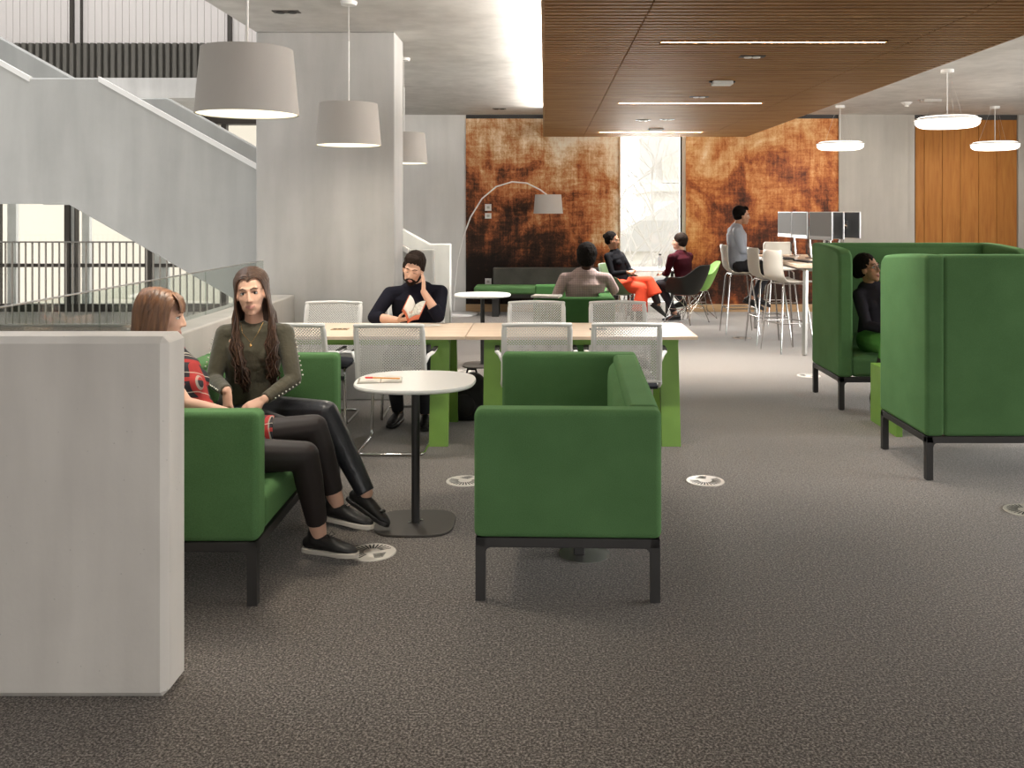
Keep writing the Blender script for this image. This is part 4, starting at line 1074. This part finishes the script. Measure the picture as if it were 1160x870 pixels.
def person(name, label, J, top='navy_shirt', bottom='black_denim', skin='skin_light', fem=False, vox=.005, head_s=1.0, sleeve='long', hands=None, legs=True,
           feet=None, group=None, closed=False, glasses=False, brow='hair_dark', lips='lips_pink', depth=1.0, fat=1.0, hem=.93, collar=False, bend=None, tex_local=True, look=(0, 0), top_lo=.0, neckline=.0, thigh=None, shin_mat=None):
    P, N, H = V(J['pelvis']), V(J['neck']), V(J['head'])
    off = V((P.x, P.y, 0)); root = thing(name, label, 'person', off, group=group)
    Hm = headmat(H, J['face'], J.get('up', (0, 0, 1)))
    SL, SR = V(J['shl']), V(J['shr']); side = (SR - SL)
    thg = thigh or (.078, .055)
    # --- body
    m = MB()
    at = torso(m, P, N, side, fem, 0, depth=depth, fat=fat, bend=bend)
    f = .9 if fem else 1.0
    hb = Hm @ V((0, -.022, -.05))
    m.sweep([N - V((0, 0, .03)), N.lerp(hb, .5), hb], [.056 * f, .050 * f, .052 * f], n=16)
    head_shape(m, Hm, fem, head_s)
    for s, S in (('l', SL), ('r', SR)):
        m.sweep([N.lerp(S, .15) - V((0, 0, .035)), S - V((0, 0, .004))], [.042 * f, .043 * f], n=12)
        E, W = V(J['el' + s]), V(J['wr' + s])
        m.seg(S, E, .048 * f, .036 * f, mid=.045 * f); m.seg(E, W, .036 * f, .024 * f, mid=.037 * f)
        if hands and s in hands:
            h = hands[s]; hand(m, W, h['d'], h['n'], h['side'], h.get('curl', .5), h.get('spread', 0), h.get('s', .95 * f if fem else 1.0), h.get('thumb', .5))
        if legs:
            Hp, K, A = V(J['hp' + s]), V(J['kn' + s]), V(J['an' + s])
            m.seg(Hp, K, thg[0], thg[1]); m.seg(K, A, .052, .036, mid=.054)
    m = MB_off(m, off)
    me = remesh(m, vox, 4)
    body = obj('body', me, [skin, lips], root)
    Hl = Matrix.Translation(-off) @ Hm
    C = centers(me); inv = np.array((Hl @ Matrix.Scale(head_s, 4)).inverted()); Q = C @ inv[:3, :3].T + inv[:3, 3]
    lip = (np.abs(Q[:, 0]) < .0235) & (Q[:, 2] > -.075 + np.abs(Q[:, 0]) * .5) & (Q[:, 2] < -.0555 + np.abs(Q[:, 0]) * .1) & (Q[:, 1] > .074)
    me.polygons.foreach_set('material_index', lip.astype(np.int32)); me.update()
    eyes(root, Hl, head_s, look, closed, glasses, brow)
    # --- top garment
    m = MB(); g = .010
    torso(m, P, N - V((0, 0, .004 + neckline)), side, fem, g, lo=top_lo, depth=depth, fat=fat, bend=bend)
    nb = N - V((0, 0, neckline)); m.sweep([nb - V((0, 0, .10)), nb - V((0, 0, .05)), nb - V((0, 0, .012))], [.095 * f, .085 * f, .068 * f], n=22, caps=(1, 0))
    if fem:
        fw = V(J.get('chestdir', J['face'])); fw = fw.copy(); fw.z = 0; fw.normalize()
        sd = norm(side)
        for q in (-1, 1): m.ell((0, 0, 0), .058, Matrix.Translation(at(.66) + fw * .062 * depth + sd * q * .066))
    for s, S in (('l', SL), ('r', SR)):
        m.sweep([N.lerp(S, .18) - V((0, 0, .03)), S], [.055 * f, .057 * f], n=12)
        E, W = V(J['el' + s]), V(J['wr' + s]); ge = g
        if sleeve == 'short': m.seg(S, S.lerp(E, .62), .058 * f, .056 * f, caps=(1, 0))
        elif sleeve == 'elbow': m.seg(S, E, .058 * f, .048 * f, mid=.056 * f); m.seg(E, E.lerp(W, .38), .048 * f, .050 * f, caps=(1, 0))
        else: m.seg(S, E, .057 * f, .046 * f, mid=.054 * f); m.seg(E, E.lerp(W, .95), .046 * f, .034 * f, mid=.045 * f, caps=(1, 0))
    if collar: m.sweep([N - V((0, 0, .04)), N.lerp(hb, .26 if fem else .38)], [.075 * f, .062 * f], n=20, caps=(1, 0))
    me = remesh(MB_off(m, off), vox * 1.15, 5); obj('top_garment', me, top, root)
    if legs:
        m = MB()
        m.sweep([P - norm(side) * .09, P, P + norm(side) * .09], [(.112, .095)] * 3, wide=(0, 0, 1) if True else None, n=18)
        for s in 'lr':
            Hp, K, A = V(J['hp' + s]), V(J['kn' + s]), V(J['an' + s])
            m.seg(Hp, K, thg[0] + .012, thg[1] + .010); m.seg(K, K.lerp(A, hem), thg[1] + .009, .047, mid=.064, caps=(1, 0))
        me = remesh(MB_off(m, off), vox * 1.2, 5); obj('trousers', me, bottom, root)
    if feet:
        for s, ft in feet.items():
            A = V(J['an' + s]) - off
            shoe(root, A, ft['d'], ft.get('m', 'shoe_black'), ft.get('sole', 'shoe_black'), ln=ft.get('ln', .27), up=ft.get('up', (0, 0, 1)), bow=ft.get('bow', False))
            if ft.get('sock'):
                m = MB(); d = norm(ft['d']); m.sweep([A - V((0, 0, .03)), A + (V(J['kn' + s]) - V(J['an' + s])).normalized() * ft['sock']], [.041, .041], n=14, caps=(1, 0)); obj('sock', m, 'black_knit', root, smooth=60)
    root['_'] = 0; del root['_']
    return root, off, Hl
def hair_cap(m, M, g=.010, back=.0, low=0):
    # scalp covering that leaves the face free
    m.ell((0, -.031, .044 + g * .3), (.073 + g, .088 + g, .081 + g), M, 28, 20)
    m.ell((0, -.045 - back, .0 + low), (.068 + g, .062 + g, .060 + g), M, 24, 16)
def short_hair(root, M, mtl, g=.010, afro=0, quiff=0, side=True, low=0, vox=.006):
    m = MB(); hair_cap(m, M, g + afro * .5, low=low)
    if side:
        for x in (-1, 1): m.ell((x * .070, .006, .022), (.010 + g * .4, .022, .034), M)
    if quiff:
        for k in range(9):
            x = -.045 + k * .0112; m.sweep([(x, .035, .115), (x + .003, .062, .108), (x * .95, .074, .085)], [.016, .013, .008], M=M, n=8)
    me = remesh(m, vox, 2); o = obj('hair', me, mtl, root)
    tx = bpy.data.textures.get('hairclouds') or bpy.data.textures.new('hairclouds', 'CLOUDS'); tx.noise_scale = .018
    md = o.modifiers.new('d', 'DISPLACE'); md.texture = tx; md.strength = .009 + afro * .2; md.mid_level = .5
    return o
def strands(root, M, mtl, rnd, n, path, r=.006, flat=2.2, name='hair'):
    m = MB(); hair_cap(m, M, .006)
    m.sweep([(0, -.058, .02), (0, -.066, -.08), (0, -.080, -.17), (0, -.085, -.24)], [(.072, .040), (.076, .030), (.074, .024), (.055, .012)], wide=(1, 0, 0), n=20, M=M)
    me = remesh(m, .006, 2)
    base = obj('hair', me, mtl, root)
    m = MB()
    for i in range(n):
        pts, w = path(i / (n - 1), rnd)
        k = len(pts); rr = [r * (.6 + .4 * math.sin(PI * min(1, (j + .6) / (k * .9)))) for j in range(k)]; rr[-1] = r * .25
        m.sweep(pts, [(q * flat, q) for q in rr], wide=w, n=7, M=M)
    o = obj('strands', m, mtl, base, smooth=80); return base

def hug(s, y0, ys, g):
    # points lying on the skull from the parting down to ear height
    out = []
    for k in range(7):
        t_ = k / 6; ph = t_ * PI * .56; y = y0 * (1 - t_) + ys * t_; yy = max(-.98, min(.98, (y + .031) / .105)); c = math.sqrt(1 - yy * yy)
        out.append((s * ((.080 + g) * c * math.sin(ph) + .002), y, .046 + (.085 + g) * c * math.cos(ph)))
    return out
# ---------- woman B: long brown hair, olive top
J = dict(pelvis=(-1.57, 4.93, .525), neck=(-1.525, 4.87, 1.005), head=(-1.530, 4.835, 1.168), face=(.16, -1, -.06), chestdir=(.35, -.94, 0), up=(-.10, 0, 1),
         shl=(-1.375, 4.90, .95), shr=(-1.675, 4.86, .95), ell=(-1.30, 4.80, .725), elr=(-1.715, 4.80, .72), wrl=(-1.40, 4.62, .655), wrr=(-1.575, 4.60, .70),
         hpl=(-1.48, 4.91, .53), hpr=(-1.64, 4.87, .51), knl=(-1.115, 4.72, .565), knr=(-1.245, 4.60, .49), anl=(-.895, 4.64, .185), anr=(-1.09, 4.72, .10))
rb, ob, Hb = person('person', 'woman with long brown hair, olive laced-sleeve top and black leggings on green sofa', J, 'olive_knit', 'leather_black', 'skin_light', fem=True, vox=.0045,
    hands=dict(l=dict(d=(-.8, -.35, -.35), n=(-.2, .4, -.9), side=1, curl=.45, s=.93), r=dict(d=(.15, -.35, -.92), n=(.55, .8, -.1), side=-1, curl=.4, s=.95, spread=.6)),
    feet=dict(l=dict(d=(.82, -.3, -.42), up=(.42, 0, .8), bow=True, ln=.245), r=dict(d=(.85, -.45, 0), bow=True, ln=.245)), hem=1.0, brow='hair_brown', thigh=(.080, .056), neckline=.018)
rnd = random.Random(4)
def longhair(u, rnd):
    s = 1 if u < .5 else -1; q = (u * 2) % 1 if u < 1 else 1; q = (u if u < .5 else u - .5) * 2
    y0 = .069 - .147 * q; ys = .026 - .115 * q; j = lambda a: rnd.uniform(-a, a)
    p = hug(s, y0, ys, .002 + j(.001)); xs = .084 - .030 * max(0, q - .5) * 2
    p += [(s * xs, ys - .006, -.05)]
    if q < .55:
        fr = .075 + j(.02)
        w_ = .012 * math.sin(u * 90); p += [(s * (.090 + j(.010)), ys + .012, -.12), (s * (.092 + j(.016)), .045 + j(.018), -.19), (s * (.088 + j(.028) + w_), fr + .02, -.26), (s * (.084 + j(.03) - w_), fr + .022, -.34), (s * (.076 + j(.03) + w_), fr + .015, -.41 - j(.04)), (s * (.070 + j(.02)), fr, -.46 - j(.05))]
    else:
        p += [(s * (.085 + j(.01)), ys - .02, -.13), (s * (.080 + j(.02)), -.10 + j(.01), -.20), (s * (.070 + j(.03)), -.125 + j(.01), -.28), (s * (.06 + j(.03)), -.125 + j(.01), -.36)]
    p = [(x + j(.003), y + j(.003), z) for x, y, z in p]
    return p, (0, 1, 0)
strands(rb, Hb, 'hair_brown', rnd, 210, longhair, r=.0060, flat=2.0)
# pendant + laced sleeve beads
nk = V(J['neck']) - ob; m = MB(); a0 = nk + V((-.055, -.055, .012)); a1 = nk + V((.062, -.05, .012)); lowp = nk + V((.022, -.125, -.085))
m.tube([a0, a0.lerp(lowp, .5) + V((-.01, -.022, 0)), lowp, a1.lerp(lowp, .5) + V((.01, -.02, 0)), a1], .0013, 5); m.ell(tuple(lowp + V((0, -.008, -.012))), (.006, .004, .010)); obj('necklace', m, 'gold', rb)
m = MB()
for S, E, W, o1, o2 in ((J['shl'], J['ell'], J['wrl'], V((.055, -.012, .0)), V((.042, -.01, -.012))), (J['shr'], J['elr'], J['wrr'], V((-.052, -.020, 0)), V((-.035, -.030, .0)))):
    S, E, W = V(S), V(E), V(W)
    for k in range(9): p = S.lerp(E, .1 + k * .1) + o1 - ob; m.ell(tuple(p), .0045, nu=8, nv=6)
    for k in range(8): p = E.lerp(W, .05 + k * .11) + o2 * (1 - k * .03) - ob; m.ell(tuple(p), .0045, nu=8, nv=6)
obj('sleeve_beads', m, 'pearl', rb, smooth=80)

# ---------- woman A: auburn hair, plaid dress, beside the block
J = dict(pelvis=(-1.54, 4.20, .525), neck=(-1.715, 4.20, .965), head=(-1.735, 4.20, 1.112), face=(1, .22, -.10), chestdir=(1, .1, 0),
         shl=(-1.73, 4.36, .90), shr=(-1.68, 4.04, .905), ell=(-1.66, 4.46, .65), elr=(-1.545, 3.985, .765), wrl=(-1.44, 4.36, .60), wrr=(-1.275, 4.02, .690),
         hpl=(-1.50, 4.29, .53), hpr=(-1.50, 4.11, .51), knl=(-1.085, 4.36, .575), knr=(-1.075, 4.15, .50), anl=(-.985, 4.39, .215), anr=(-1.035, 4.25, .118))
ra, oa, Ha = person('person', 'woman with auburn hair and red tartan dress, mostly behind the concrete block', J, 'plaid', 'tights', 'skin_light', fem=True, vox=.0055, sleeve='short',
    hands=dict(l=dict(d=(.8, -.3, -.3), n=(0, -.3, -1), side=-1, curl=.6), r=dict(d=(.6, .15, -.8), n=(-.7, 0, -.5), side=1, curl=.7)),
    feet=dict(l=dict(d=(.94, -.25, -.10), up=(.1, 0, 1), sole='sole_white', ln=.262), r=dict(d=(.96, -.28, 0), sole='sole_white', ln=.262)), hem=.86, brow='hair_auburn', thigh=(.078, .055))
m = MB(); off = oa
for s in 'lr':
    Hp, K = V(J['hp' + s]), V(J['kn' + s]); m.seg(Hp, Hp.lerp(K, .58), .100, .088, caps=(1, 0))
m.sweep([V(J['pelvis']) + V((0, -.1, 0)), V(J['pelvis']) + V((0, .1, 0))], [.122, .122])
me = remesh(MB_off(m, off), .007, 5); obj('skirt', me, 'plaid', ra)
rnd = random.Random(8)
def bob(u, rnd):
    s = 1 if u < .5 else -1; q = (u if u < .5 else u - .5) * 2; j = lambda a: rnd.uniform(-a, a)
    y0 = .062 - .15 * q; ys = .032 - .135 * q; xs = .086 - .040 * max(0, q - .55) * 2.2
    p = hug(s, y0, ys, .003 + j(.001)); p += [(s * (xs + .006), ys - .004, -.07), (s * (xs + j(.01)), ys - .012, -.14), (s * (xs - .008 + j(.012)), ys - .02, -.21), (s * (xs - .02 + j(.01)), ys - .03, -.28 + j(.02))]
    return [(x + j(.003), y + j(.003), z) for x, y, z in p], (0, 1, 0)
hb_ = strands(ra, Ha, 'hair_auburn', rnd, 130, bob, r=.007, flat=2.0)
m = MB()
for k in range(16): x = -.052 + k * .007; m.sweep([(x * .6, .045, .112), (x, .072, .090), (x * 1.05, .084, .06), (x * 1.05, .086, .036)], [(.008, .005)] * 3 + [(.004, .002)], wide=(1, 0, 0), n=6, M=Ha)
obj('fringe', m, 'hair_auburn', hb_, smooth=80)

# ---------- bearded man reading
J = dict(pelvis=(-1.03, 7.22, .53), neck=(-.975, 7.16, 1.015), head=(-1.000, 7.065, 1.150), face=(-.12, -1, -.34), up=(.17, -.2, 1), chestdir=(0, -1, 0),
         shl=(-.805, 7.17, .965), shr=(-1.19, 7.13, .955), ell=(-.800, 6.985, .800), elr=(-1.290, 7.00, .790), wrl=(-.912, 6.985, .985), wrr=(-1.085, 6.86, .785),
         hpl=(-.94, 7.20, .52), hpr=(-1.12, 7.20, .52), knl=(-.90, 6.80, .52), knr=(-1.13, 6.82, .52), anl=(-.88, 6.86, .10), anr=(-1.10, 6.95, .10))
rc, oc, Hc = person('person', 'bearded man in dark navy shirt reading a book at the long table', J, 'navy_shirt', 'black_denim', 'skin_light', vox=.0048, sleeve='elbow', closed=True,
    hands=dict(l=dict(d=(-.02, .12, 1), n=(-1, .10, .05), side=-1, curl=.2, thumb=.1, s=.95), r=dict(d=(.85, -.35, .15), n=(.2, .2, .95), side=1, curl=.95, thumb=.9)),
    feet=dict(l=dict(d=(.1, -1, 0)), r=dict(d=(-.15, -1, 0))), hem=1, brow='hair_black', collar=True, fat=1.05)
short_hair(rc, Hc, 'hair_dark', .011, quiff=1, vox=.005)
m = MB(); m.ell((0, .034, -.066), (.052, .052, .047), Hc); m.ell((0, .056, -.096), (.026, .024, .022), Hc)
for x in (-1, 1): m.sweep([(x * .066, .012, -.015), (x * .060, .022, -.05), (x * .046, .045, -.075)], [.009, .011, .013], M=Hc)
m.sweep([(-.028, .078, -.060), (-.015, .088, -.047), (0, .091, -.045), (.015, .088, -.047), (.028, .078, -.060)], [.005] * 5, M=Hc)
# mouth stays free: the beard body is scooped where the lips stand out
me = remesh(m, .004, 2); obj('beard', me, 'hair_dark', rc)
bk = thing('book', 'open paperback with orange cover held by the bearded man', 'book', (-.995, 6.79, .805)); bk.scale = (.82, .82, .82)
def page(s, nm, mt, inset, lift, lo=0):
    m = MB()
    def f(u, v):
        v = lo + (1 - lo) * v
        a = (.75 if s > 0 else 1.15); x = s * (u * (.105 - inset)) ; h = .105 - inset + 0
        w = V((x * math.cos(a * .75), -abs(x) * math.sin(a) * .2, abs(x) * math.sin(a * .75) + lift + .012 * math.sin(u * PI)))
        up = V((.10, .09, .115)) * (v - .0)
        up = V((.03, .075, .125)) * v
        return w + V((0, 0, 0)) + up + V((0, .004 * u, 0))
    m.grid(f, 10, 4); return obj(nm, m, mt, bk, smooth=80, solid=.0035)
Rm = Matrix.Rotation(.35, 4, 'Y')
page(1, 'cover', 'cover_orange', -.006, -.008, -.30); page(-1, 'cover', 'cover_orange', -.006, -.008, -.15)
page(1, 'pages', 'paper_print', .004, .0); page(-1, 'pages', 'paper', .004, .0)
bk.rotation_euler = (0, .22, .12)
t = thing('sheet_of_paper', 'loose sheet of paper on the table beside the reading man', 'paper', (-.86, 6.84, .7455), .4)
m = MB(); m.grid(lambda u, v: (-.09 + .18 * u, -.05 + .1 * v, .003 + .004 * math.sin(u * 3) * v), 8, 4); obj('sheet', m, 'paper', t, smooth=60)

# ---------- man seen from behind, checked shirt
J = dict(pelvis=(.38, 9.28, .53), neck=(.405, 9.18, .985), head=(.425, 9.165, 1.125), face=(.35, 1, -.10), chestdir=(0, 1, 0),
         shl=(.195, 9.17, .925), shr=(.615, 9.18, .925), ell=(.075, 9.12, .66), elr=(.70, 9.32, .80), wrl=(.22, 9.38, .64), wrr=(.60, 9.52, .72),
         hpl=(.28, 9.30, .53), hpr=(.45, 9.30, .53), knl=(.24, 9.72, .56), knr=(.40, 9.74, .56), anl=(-.10, 9.72, .12), anr=(-.02, 9.86, .12))
J['knl'] = (.0, 9.50, .54); J['knr'] = (.03, 9.70, .54); J['anl'] = (-.22, 9.55, .105); J['anr'] = (-.20, 9.78, .105)
rd, od, Hd = person('person', 'man in checked shirt seen from behind on the far green sofa', J, 'check_shirt', 'black_denim', 'skin_dark', vox=.007, sleeve='elbow', lips='skin_dark',
    hands=dict(l=dict(d=(.6, .8, 0), n=(0, 0, -1), side=1), r=dict(d=(-.5, .8, -.2), n=(0, 0, -1), side=-1)), feet=dict(l=dict(d=(-1, .1, 0)), r=dict(d=(-1, 0, 0))), collar=True, fat=1.12, brow='hair_black')
short_hair(rd, Hd, 'hair_black', .018, afro=.02, vox=.007)

# ---------- woman in black rollneck and red trousers
J = dict(pelvis=(1.10, 13.24, .54), neck=(.995, 13.24, 1.015), head=(.965, 13.22, 1.165), face=(.9, -.42, -.06), chestdir=(.75, -.6, 0),
         shl=(1.10, 13.36, .955), shr=(.885, 13.10, .945), ell=(1.22, 13.30, .74), elr=(.95, 13.02, .70), wrl=(1.26, 13.06, .74), wrr=(1.16, 12.99, .73),
         hpl=(1.18, 13.26, .55), hpr=(1.06, 13.14, .53), knl=(1.46, 12.98, .60), knr=(1.36, 12.95, .50), anl=(1.58, 12.90, .29), anr=(1.31, 12.88, .10))
re_, oe, He = person('person', 'woman in black rollneck and red trousers sitting by the window', J, 'black_knit', 'tights', 'skin_brown', fem=True, vox=.007, lips='lips_brown', brow='hair_black', collar=True,
    hands=dict(l=dict(d=(-.8, -.4, 0), n=(-.2, 0, -1), side=1, curl=.7), r=dict(d=(.7, .2, 0), n=(0, .3, -1), side=-1, curl=.7)),
    feet=dict(l=dict(d=(.72, -.15, -.55), up=(.5, 0, .7), ln=.25), r=dict(d=(.3, -1, 0), ln=.25)), hem=1.0)
m = MB()
for s, hm in (('l', .62), ('r', .78)):
    Hp, K, A = V(J['hp' + s]), V(J['kn' + s]), V(J['an' + s]); m.seg(Hp, K, .098, .082); m.sweep([K, K.lerp(A, hm)], [.080, .115], n=18, caps=(1, 0))
m.sweep([V(J['pelvis']) - V((.09, .09, 0)), V(J['pelvis']) + V((.09, .09, 0))], [.11, .11])
me = remesh(MB_off(m, oe), .009, 5); obj('culottes', me, 'red_cloth', re_)
short_hair(re_, He, 'hair_black', .009, vox=.007); m = MB(); m.ell((0, -.115, .055), (.035, .035, .035), He); obj('hair_bun', m, 'hair_black', re_, smooth=80)

# ---------- short-haired man in burgundy
J = dict(pelvis=(2.0, 13.22, .54), neck=(1.945, 13.27, .995), head=(1.925, 13.285, 1.14), face=(-.95, .35, -.02), chestdir=(-.7, .7, 0),
         shl=(1.79, 13.10, .93), shr=(2.10, 13.43, .93), ell=(1.74, 13.18, .70), elr=(2.06, 13.56, .70), wrl=(1.72, 13.38, .68), wrr=(1.86, 13.62, .70),
         hpl=(1.92, 13.20, .54), hpr=(2.04, 13.32, .54), knl=(1.66, 13.42, .53), knr=(1.80, 13.60, .55), anl=(1.84, 13.50, .11), anr=(2.02, 13.72, .26))
J['anl'] = (1.88, 13.32, .11)
rg, og, Hg = person('person', 'short-haired man in burgundy jumper with his back turned by the window', J, 'burgundy_knit', 'black_denim', 'skin_light', vox=.007, brow='hair_dark',
    hands=dict(l=dict(d=(-.5, .8, 0), n=(0, 0, -1), side=1), r=dict(d=(-.8, .3, 0), n=(0, 0, -1), side=-1)), feet=dict(l=dict(d=(-.9, -.3, 0)), r=dict(d=(-.7, .5, -.2))), fat=.98, collar=False)
short_hair(rg, Hg, 'hair_dark', .014, vox=.007)

# ---------- man on a bar stool
J = dict(pelvis=(2.52, 12.10, .90), neck=(2.50, 12.10, 1.385), head=(2.575, 12.10, 1.525), face=(1, -.12, -.04), chestdir=(1, 0, 0),
         shl=(2.475, 12.28, 1.325), shr=(2.475, 11.92, 1.325), ell=(2.56, 12.32, 1.08), elr=(2.53, 11.88, 1.08), wrl=(2.80, 12.22, 1.065), wrr=(2.775, 11.95, 1.065),
         hpl=(2.53, 12.19, .89), hpr=(2.53, 12.01, .89), knl=(2.93, 12.20, .86), knr=(2.93, 12.00, .84), anl=(2.80, 12.18, .47), anr=(2.68, 12.02, .46))
rh, oh, Hh = person('person', 'man in pale blue shirt in profile on a white bar stool', J, 'blue_shirt', 'black_denim', 'skin_tan', vox=.007, brow='hair_black',
    hands=dict(l=dict(d=(.95, -.1, -.1), n=(0, 0, -1), side=-1, curl=.5), r=dict(d=(.95, .1, -.1), n=(0, 0, -1), side=1, curl=.5)), feet=dict(l=dict(d=(.9, 0, -.3)), r=dict(d=(.85, -.1, -.35), up=(.3, 0, .9))), collar=True, fat=1.05)
short_hair(rh, Hh, 'hair_black', .009, quiff=1, vox=.007)

# ---------- woman in the booth
J = dict(pelvis=(2.77, 7.72, .53), neck=(2.70, 7.70, .985), head=(2.668, 7.64, 1.115), face=(.52, -.80, .16), chestdir=(.3, -.9, 0), up=(-.12, 0, 1),
         shl=(2.87, 7.72, .92), shr=(2.585, 7.64, .90), ell=(2.98, 7.62, .72), elr=(2.615, 7.52, .665), wrl=(2.86, 7.52, .93), wrr=(2.80, 7.34, .635),
         hpl=(2.86, 7.70, .53), hpr=(2.68, 7.68, .53), knl=(2.92, 7.30, .56), knr=(2.70, 7.27, .53), anl=(2.70, 7.02, .36), anr=(2.62, 7.36, .105))
rw, ow, Hw = person('person', 'woman with glasses and charcoal jumper sitting in the farther booth', J, 'charcoal_knit', 'green_cloth', 'skin_brown', fem=True, vox=.0055, glasses=True, lips='lips_brown', brow='hair_black',
    hands=dict(l=dict(d=(-.35, .25, .9), n=(-.8, .3, 0), side=-1, curl=.6), r=dict(d=(.9, -.3, -.1), n=(0, 0, -1), side=1, curl=.4)), feet=dict(l=dict(d=(-.2, -.9, -.35), up=(0, -.3, .9)), r=dict(d=(-.25, -1, 0))), hem=.45, thigh=(.085, .062))
m = MB()
for s in 'lr': K, A = V(J['kn' + s]), V(J['an' + s]); m.seg(K, K.lerp(A, 1.0), .058, .041, mid=.060)
obj('tights', remesh(MB_off(m, ow), .007, 3), 'tights', rw)
short_hair(rw, Hw, 'hair_black', .008, afro=.006, vox=.006); m = MB(); m.ell((0, -.115, -.01), (.055, .045, .06), Hw); obj('hair_bun', remesh(m, .008, 2), 'hair_black', rw)
# ================================================================ LIGHT AND CAMERA
w = bpy.data.worlds.new('World'); SC.world = w; w.use_nodes = True
bg = w.node_tree.nodes['Background']; bg.inputs[0].default_value = (1.0, .98, .955, 1); bg.inputs[1].default_value = 1.9
def area(name, loc, tgt, sx, sy, e, col=(1, .96, .9)):
    l = bpy.data.lights.new(name, 'AREA'); l.shape = 'RECTANGLE'; l.size = sx; l.size_y = sy; l.energy = e; l.color = col
    o = bpy.data.objects.new(name, l); COL.objects.link(o); o.location = loc
    o.rotation_euler = (V(tgt) - V(loc)).to_track_quat('-Z', 'Y').to_euler(); return o
# daylight entering by the right-hand windows and down the open atrium
area('daylight_right', (9.4, 7.2, 1.7), (0, 7.2, 1.7), 10.5, 2.4, 500, (1, .975, .94))
area('fill_rear', (-.5, -3.85, 1.7), (-.5, 4, 1.7), 11, 1.9, 30, (1, .97, .93))  # added frontal fill behind the camera, not a known source
area('daylight_atrium', (-6.4, 7.5, 9.2), (-6.4, 7.5, 0), 4, 6.5, 330, (.97, .98, 1))
area('daylight_window', (1.7, 15.6, 1.9), (1.6, 10, .3), 1.0, 2.6, 160, (1, .97, .93))
for y, e in ((6.08, 58), (9.55, 240), (13.1, 150)):
    area('slot_lamp', (1.505, y - .002, 2.744), (1.505, y - .002, 0), 1.44, .022, e, (1, .955, .91))
for x, y, z in ((-1.37, 4.27, 2.03), (-1.41, 6.67, 2.055), (-1.39, 9.16, 2.05)):
    o = area('drum_lamp', (x, y, z), (x, y, 0), .3, .3, 12, (1, .92, .78)); o.data.shape = 'DISK'
for x, y in ((4.24, 13.3), (4.30, 9.9), (6.51, 13.4)):
    l = bpy.data.lights.new('disc_lamp', 'POINT'); l.energy = 25; l.shadow_soft_size = .2; l.color = (1, .9, .76); o = bpy.data.objects.new('disc_lamp', l); COL.objects.link(o); o.location = (x, y, 2.40)
# uplighting hidden on top of the timber raft
for nm, x, ln, e in (('cove_uplight', .045, .12, 140), ('cove_uplight', 2.955, .12, 50)):
    l = bpy.data.lights.new(nm, 'AREA'); l.shape = 'RECTANGLE'; l.size = .05; l.size_y = 10.5; l.energy = e; l.color = (1, .95, .88)
    o = bpy.data.objects.new(nm, l); COL.objects.link(o); o.location = (x, 8.2, 2.992); o.rotation_euler = (PI, -R(72) if x < 1 else R(72), 0)
cam = bpy.data.cameras.new('Camera'); co = bpy.data.objects.new('Camera', cam); COL.objects.link(co)
co.location = (0, 0, 1.6); co.rotation_euler = (PI / 2, 0, 0)
cam.sensor_width = 36; cam.lens = 1050 / 1160 * 36; cam.shift_x = -(617 - 580) / 1160; cam.shift_y = -(435 - 238) / 1160; cam.clip_end = 300
SC.camera = co
SC.view_settings.view_transform = 'Standard'; SC.view_settings.look = 'None'; SC.view_settings.gamma = 1; SC.view_settings.use_curve_mapping = False
SC.view_settings.exposure = 0.35
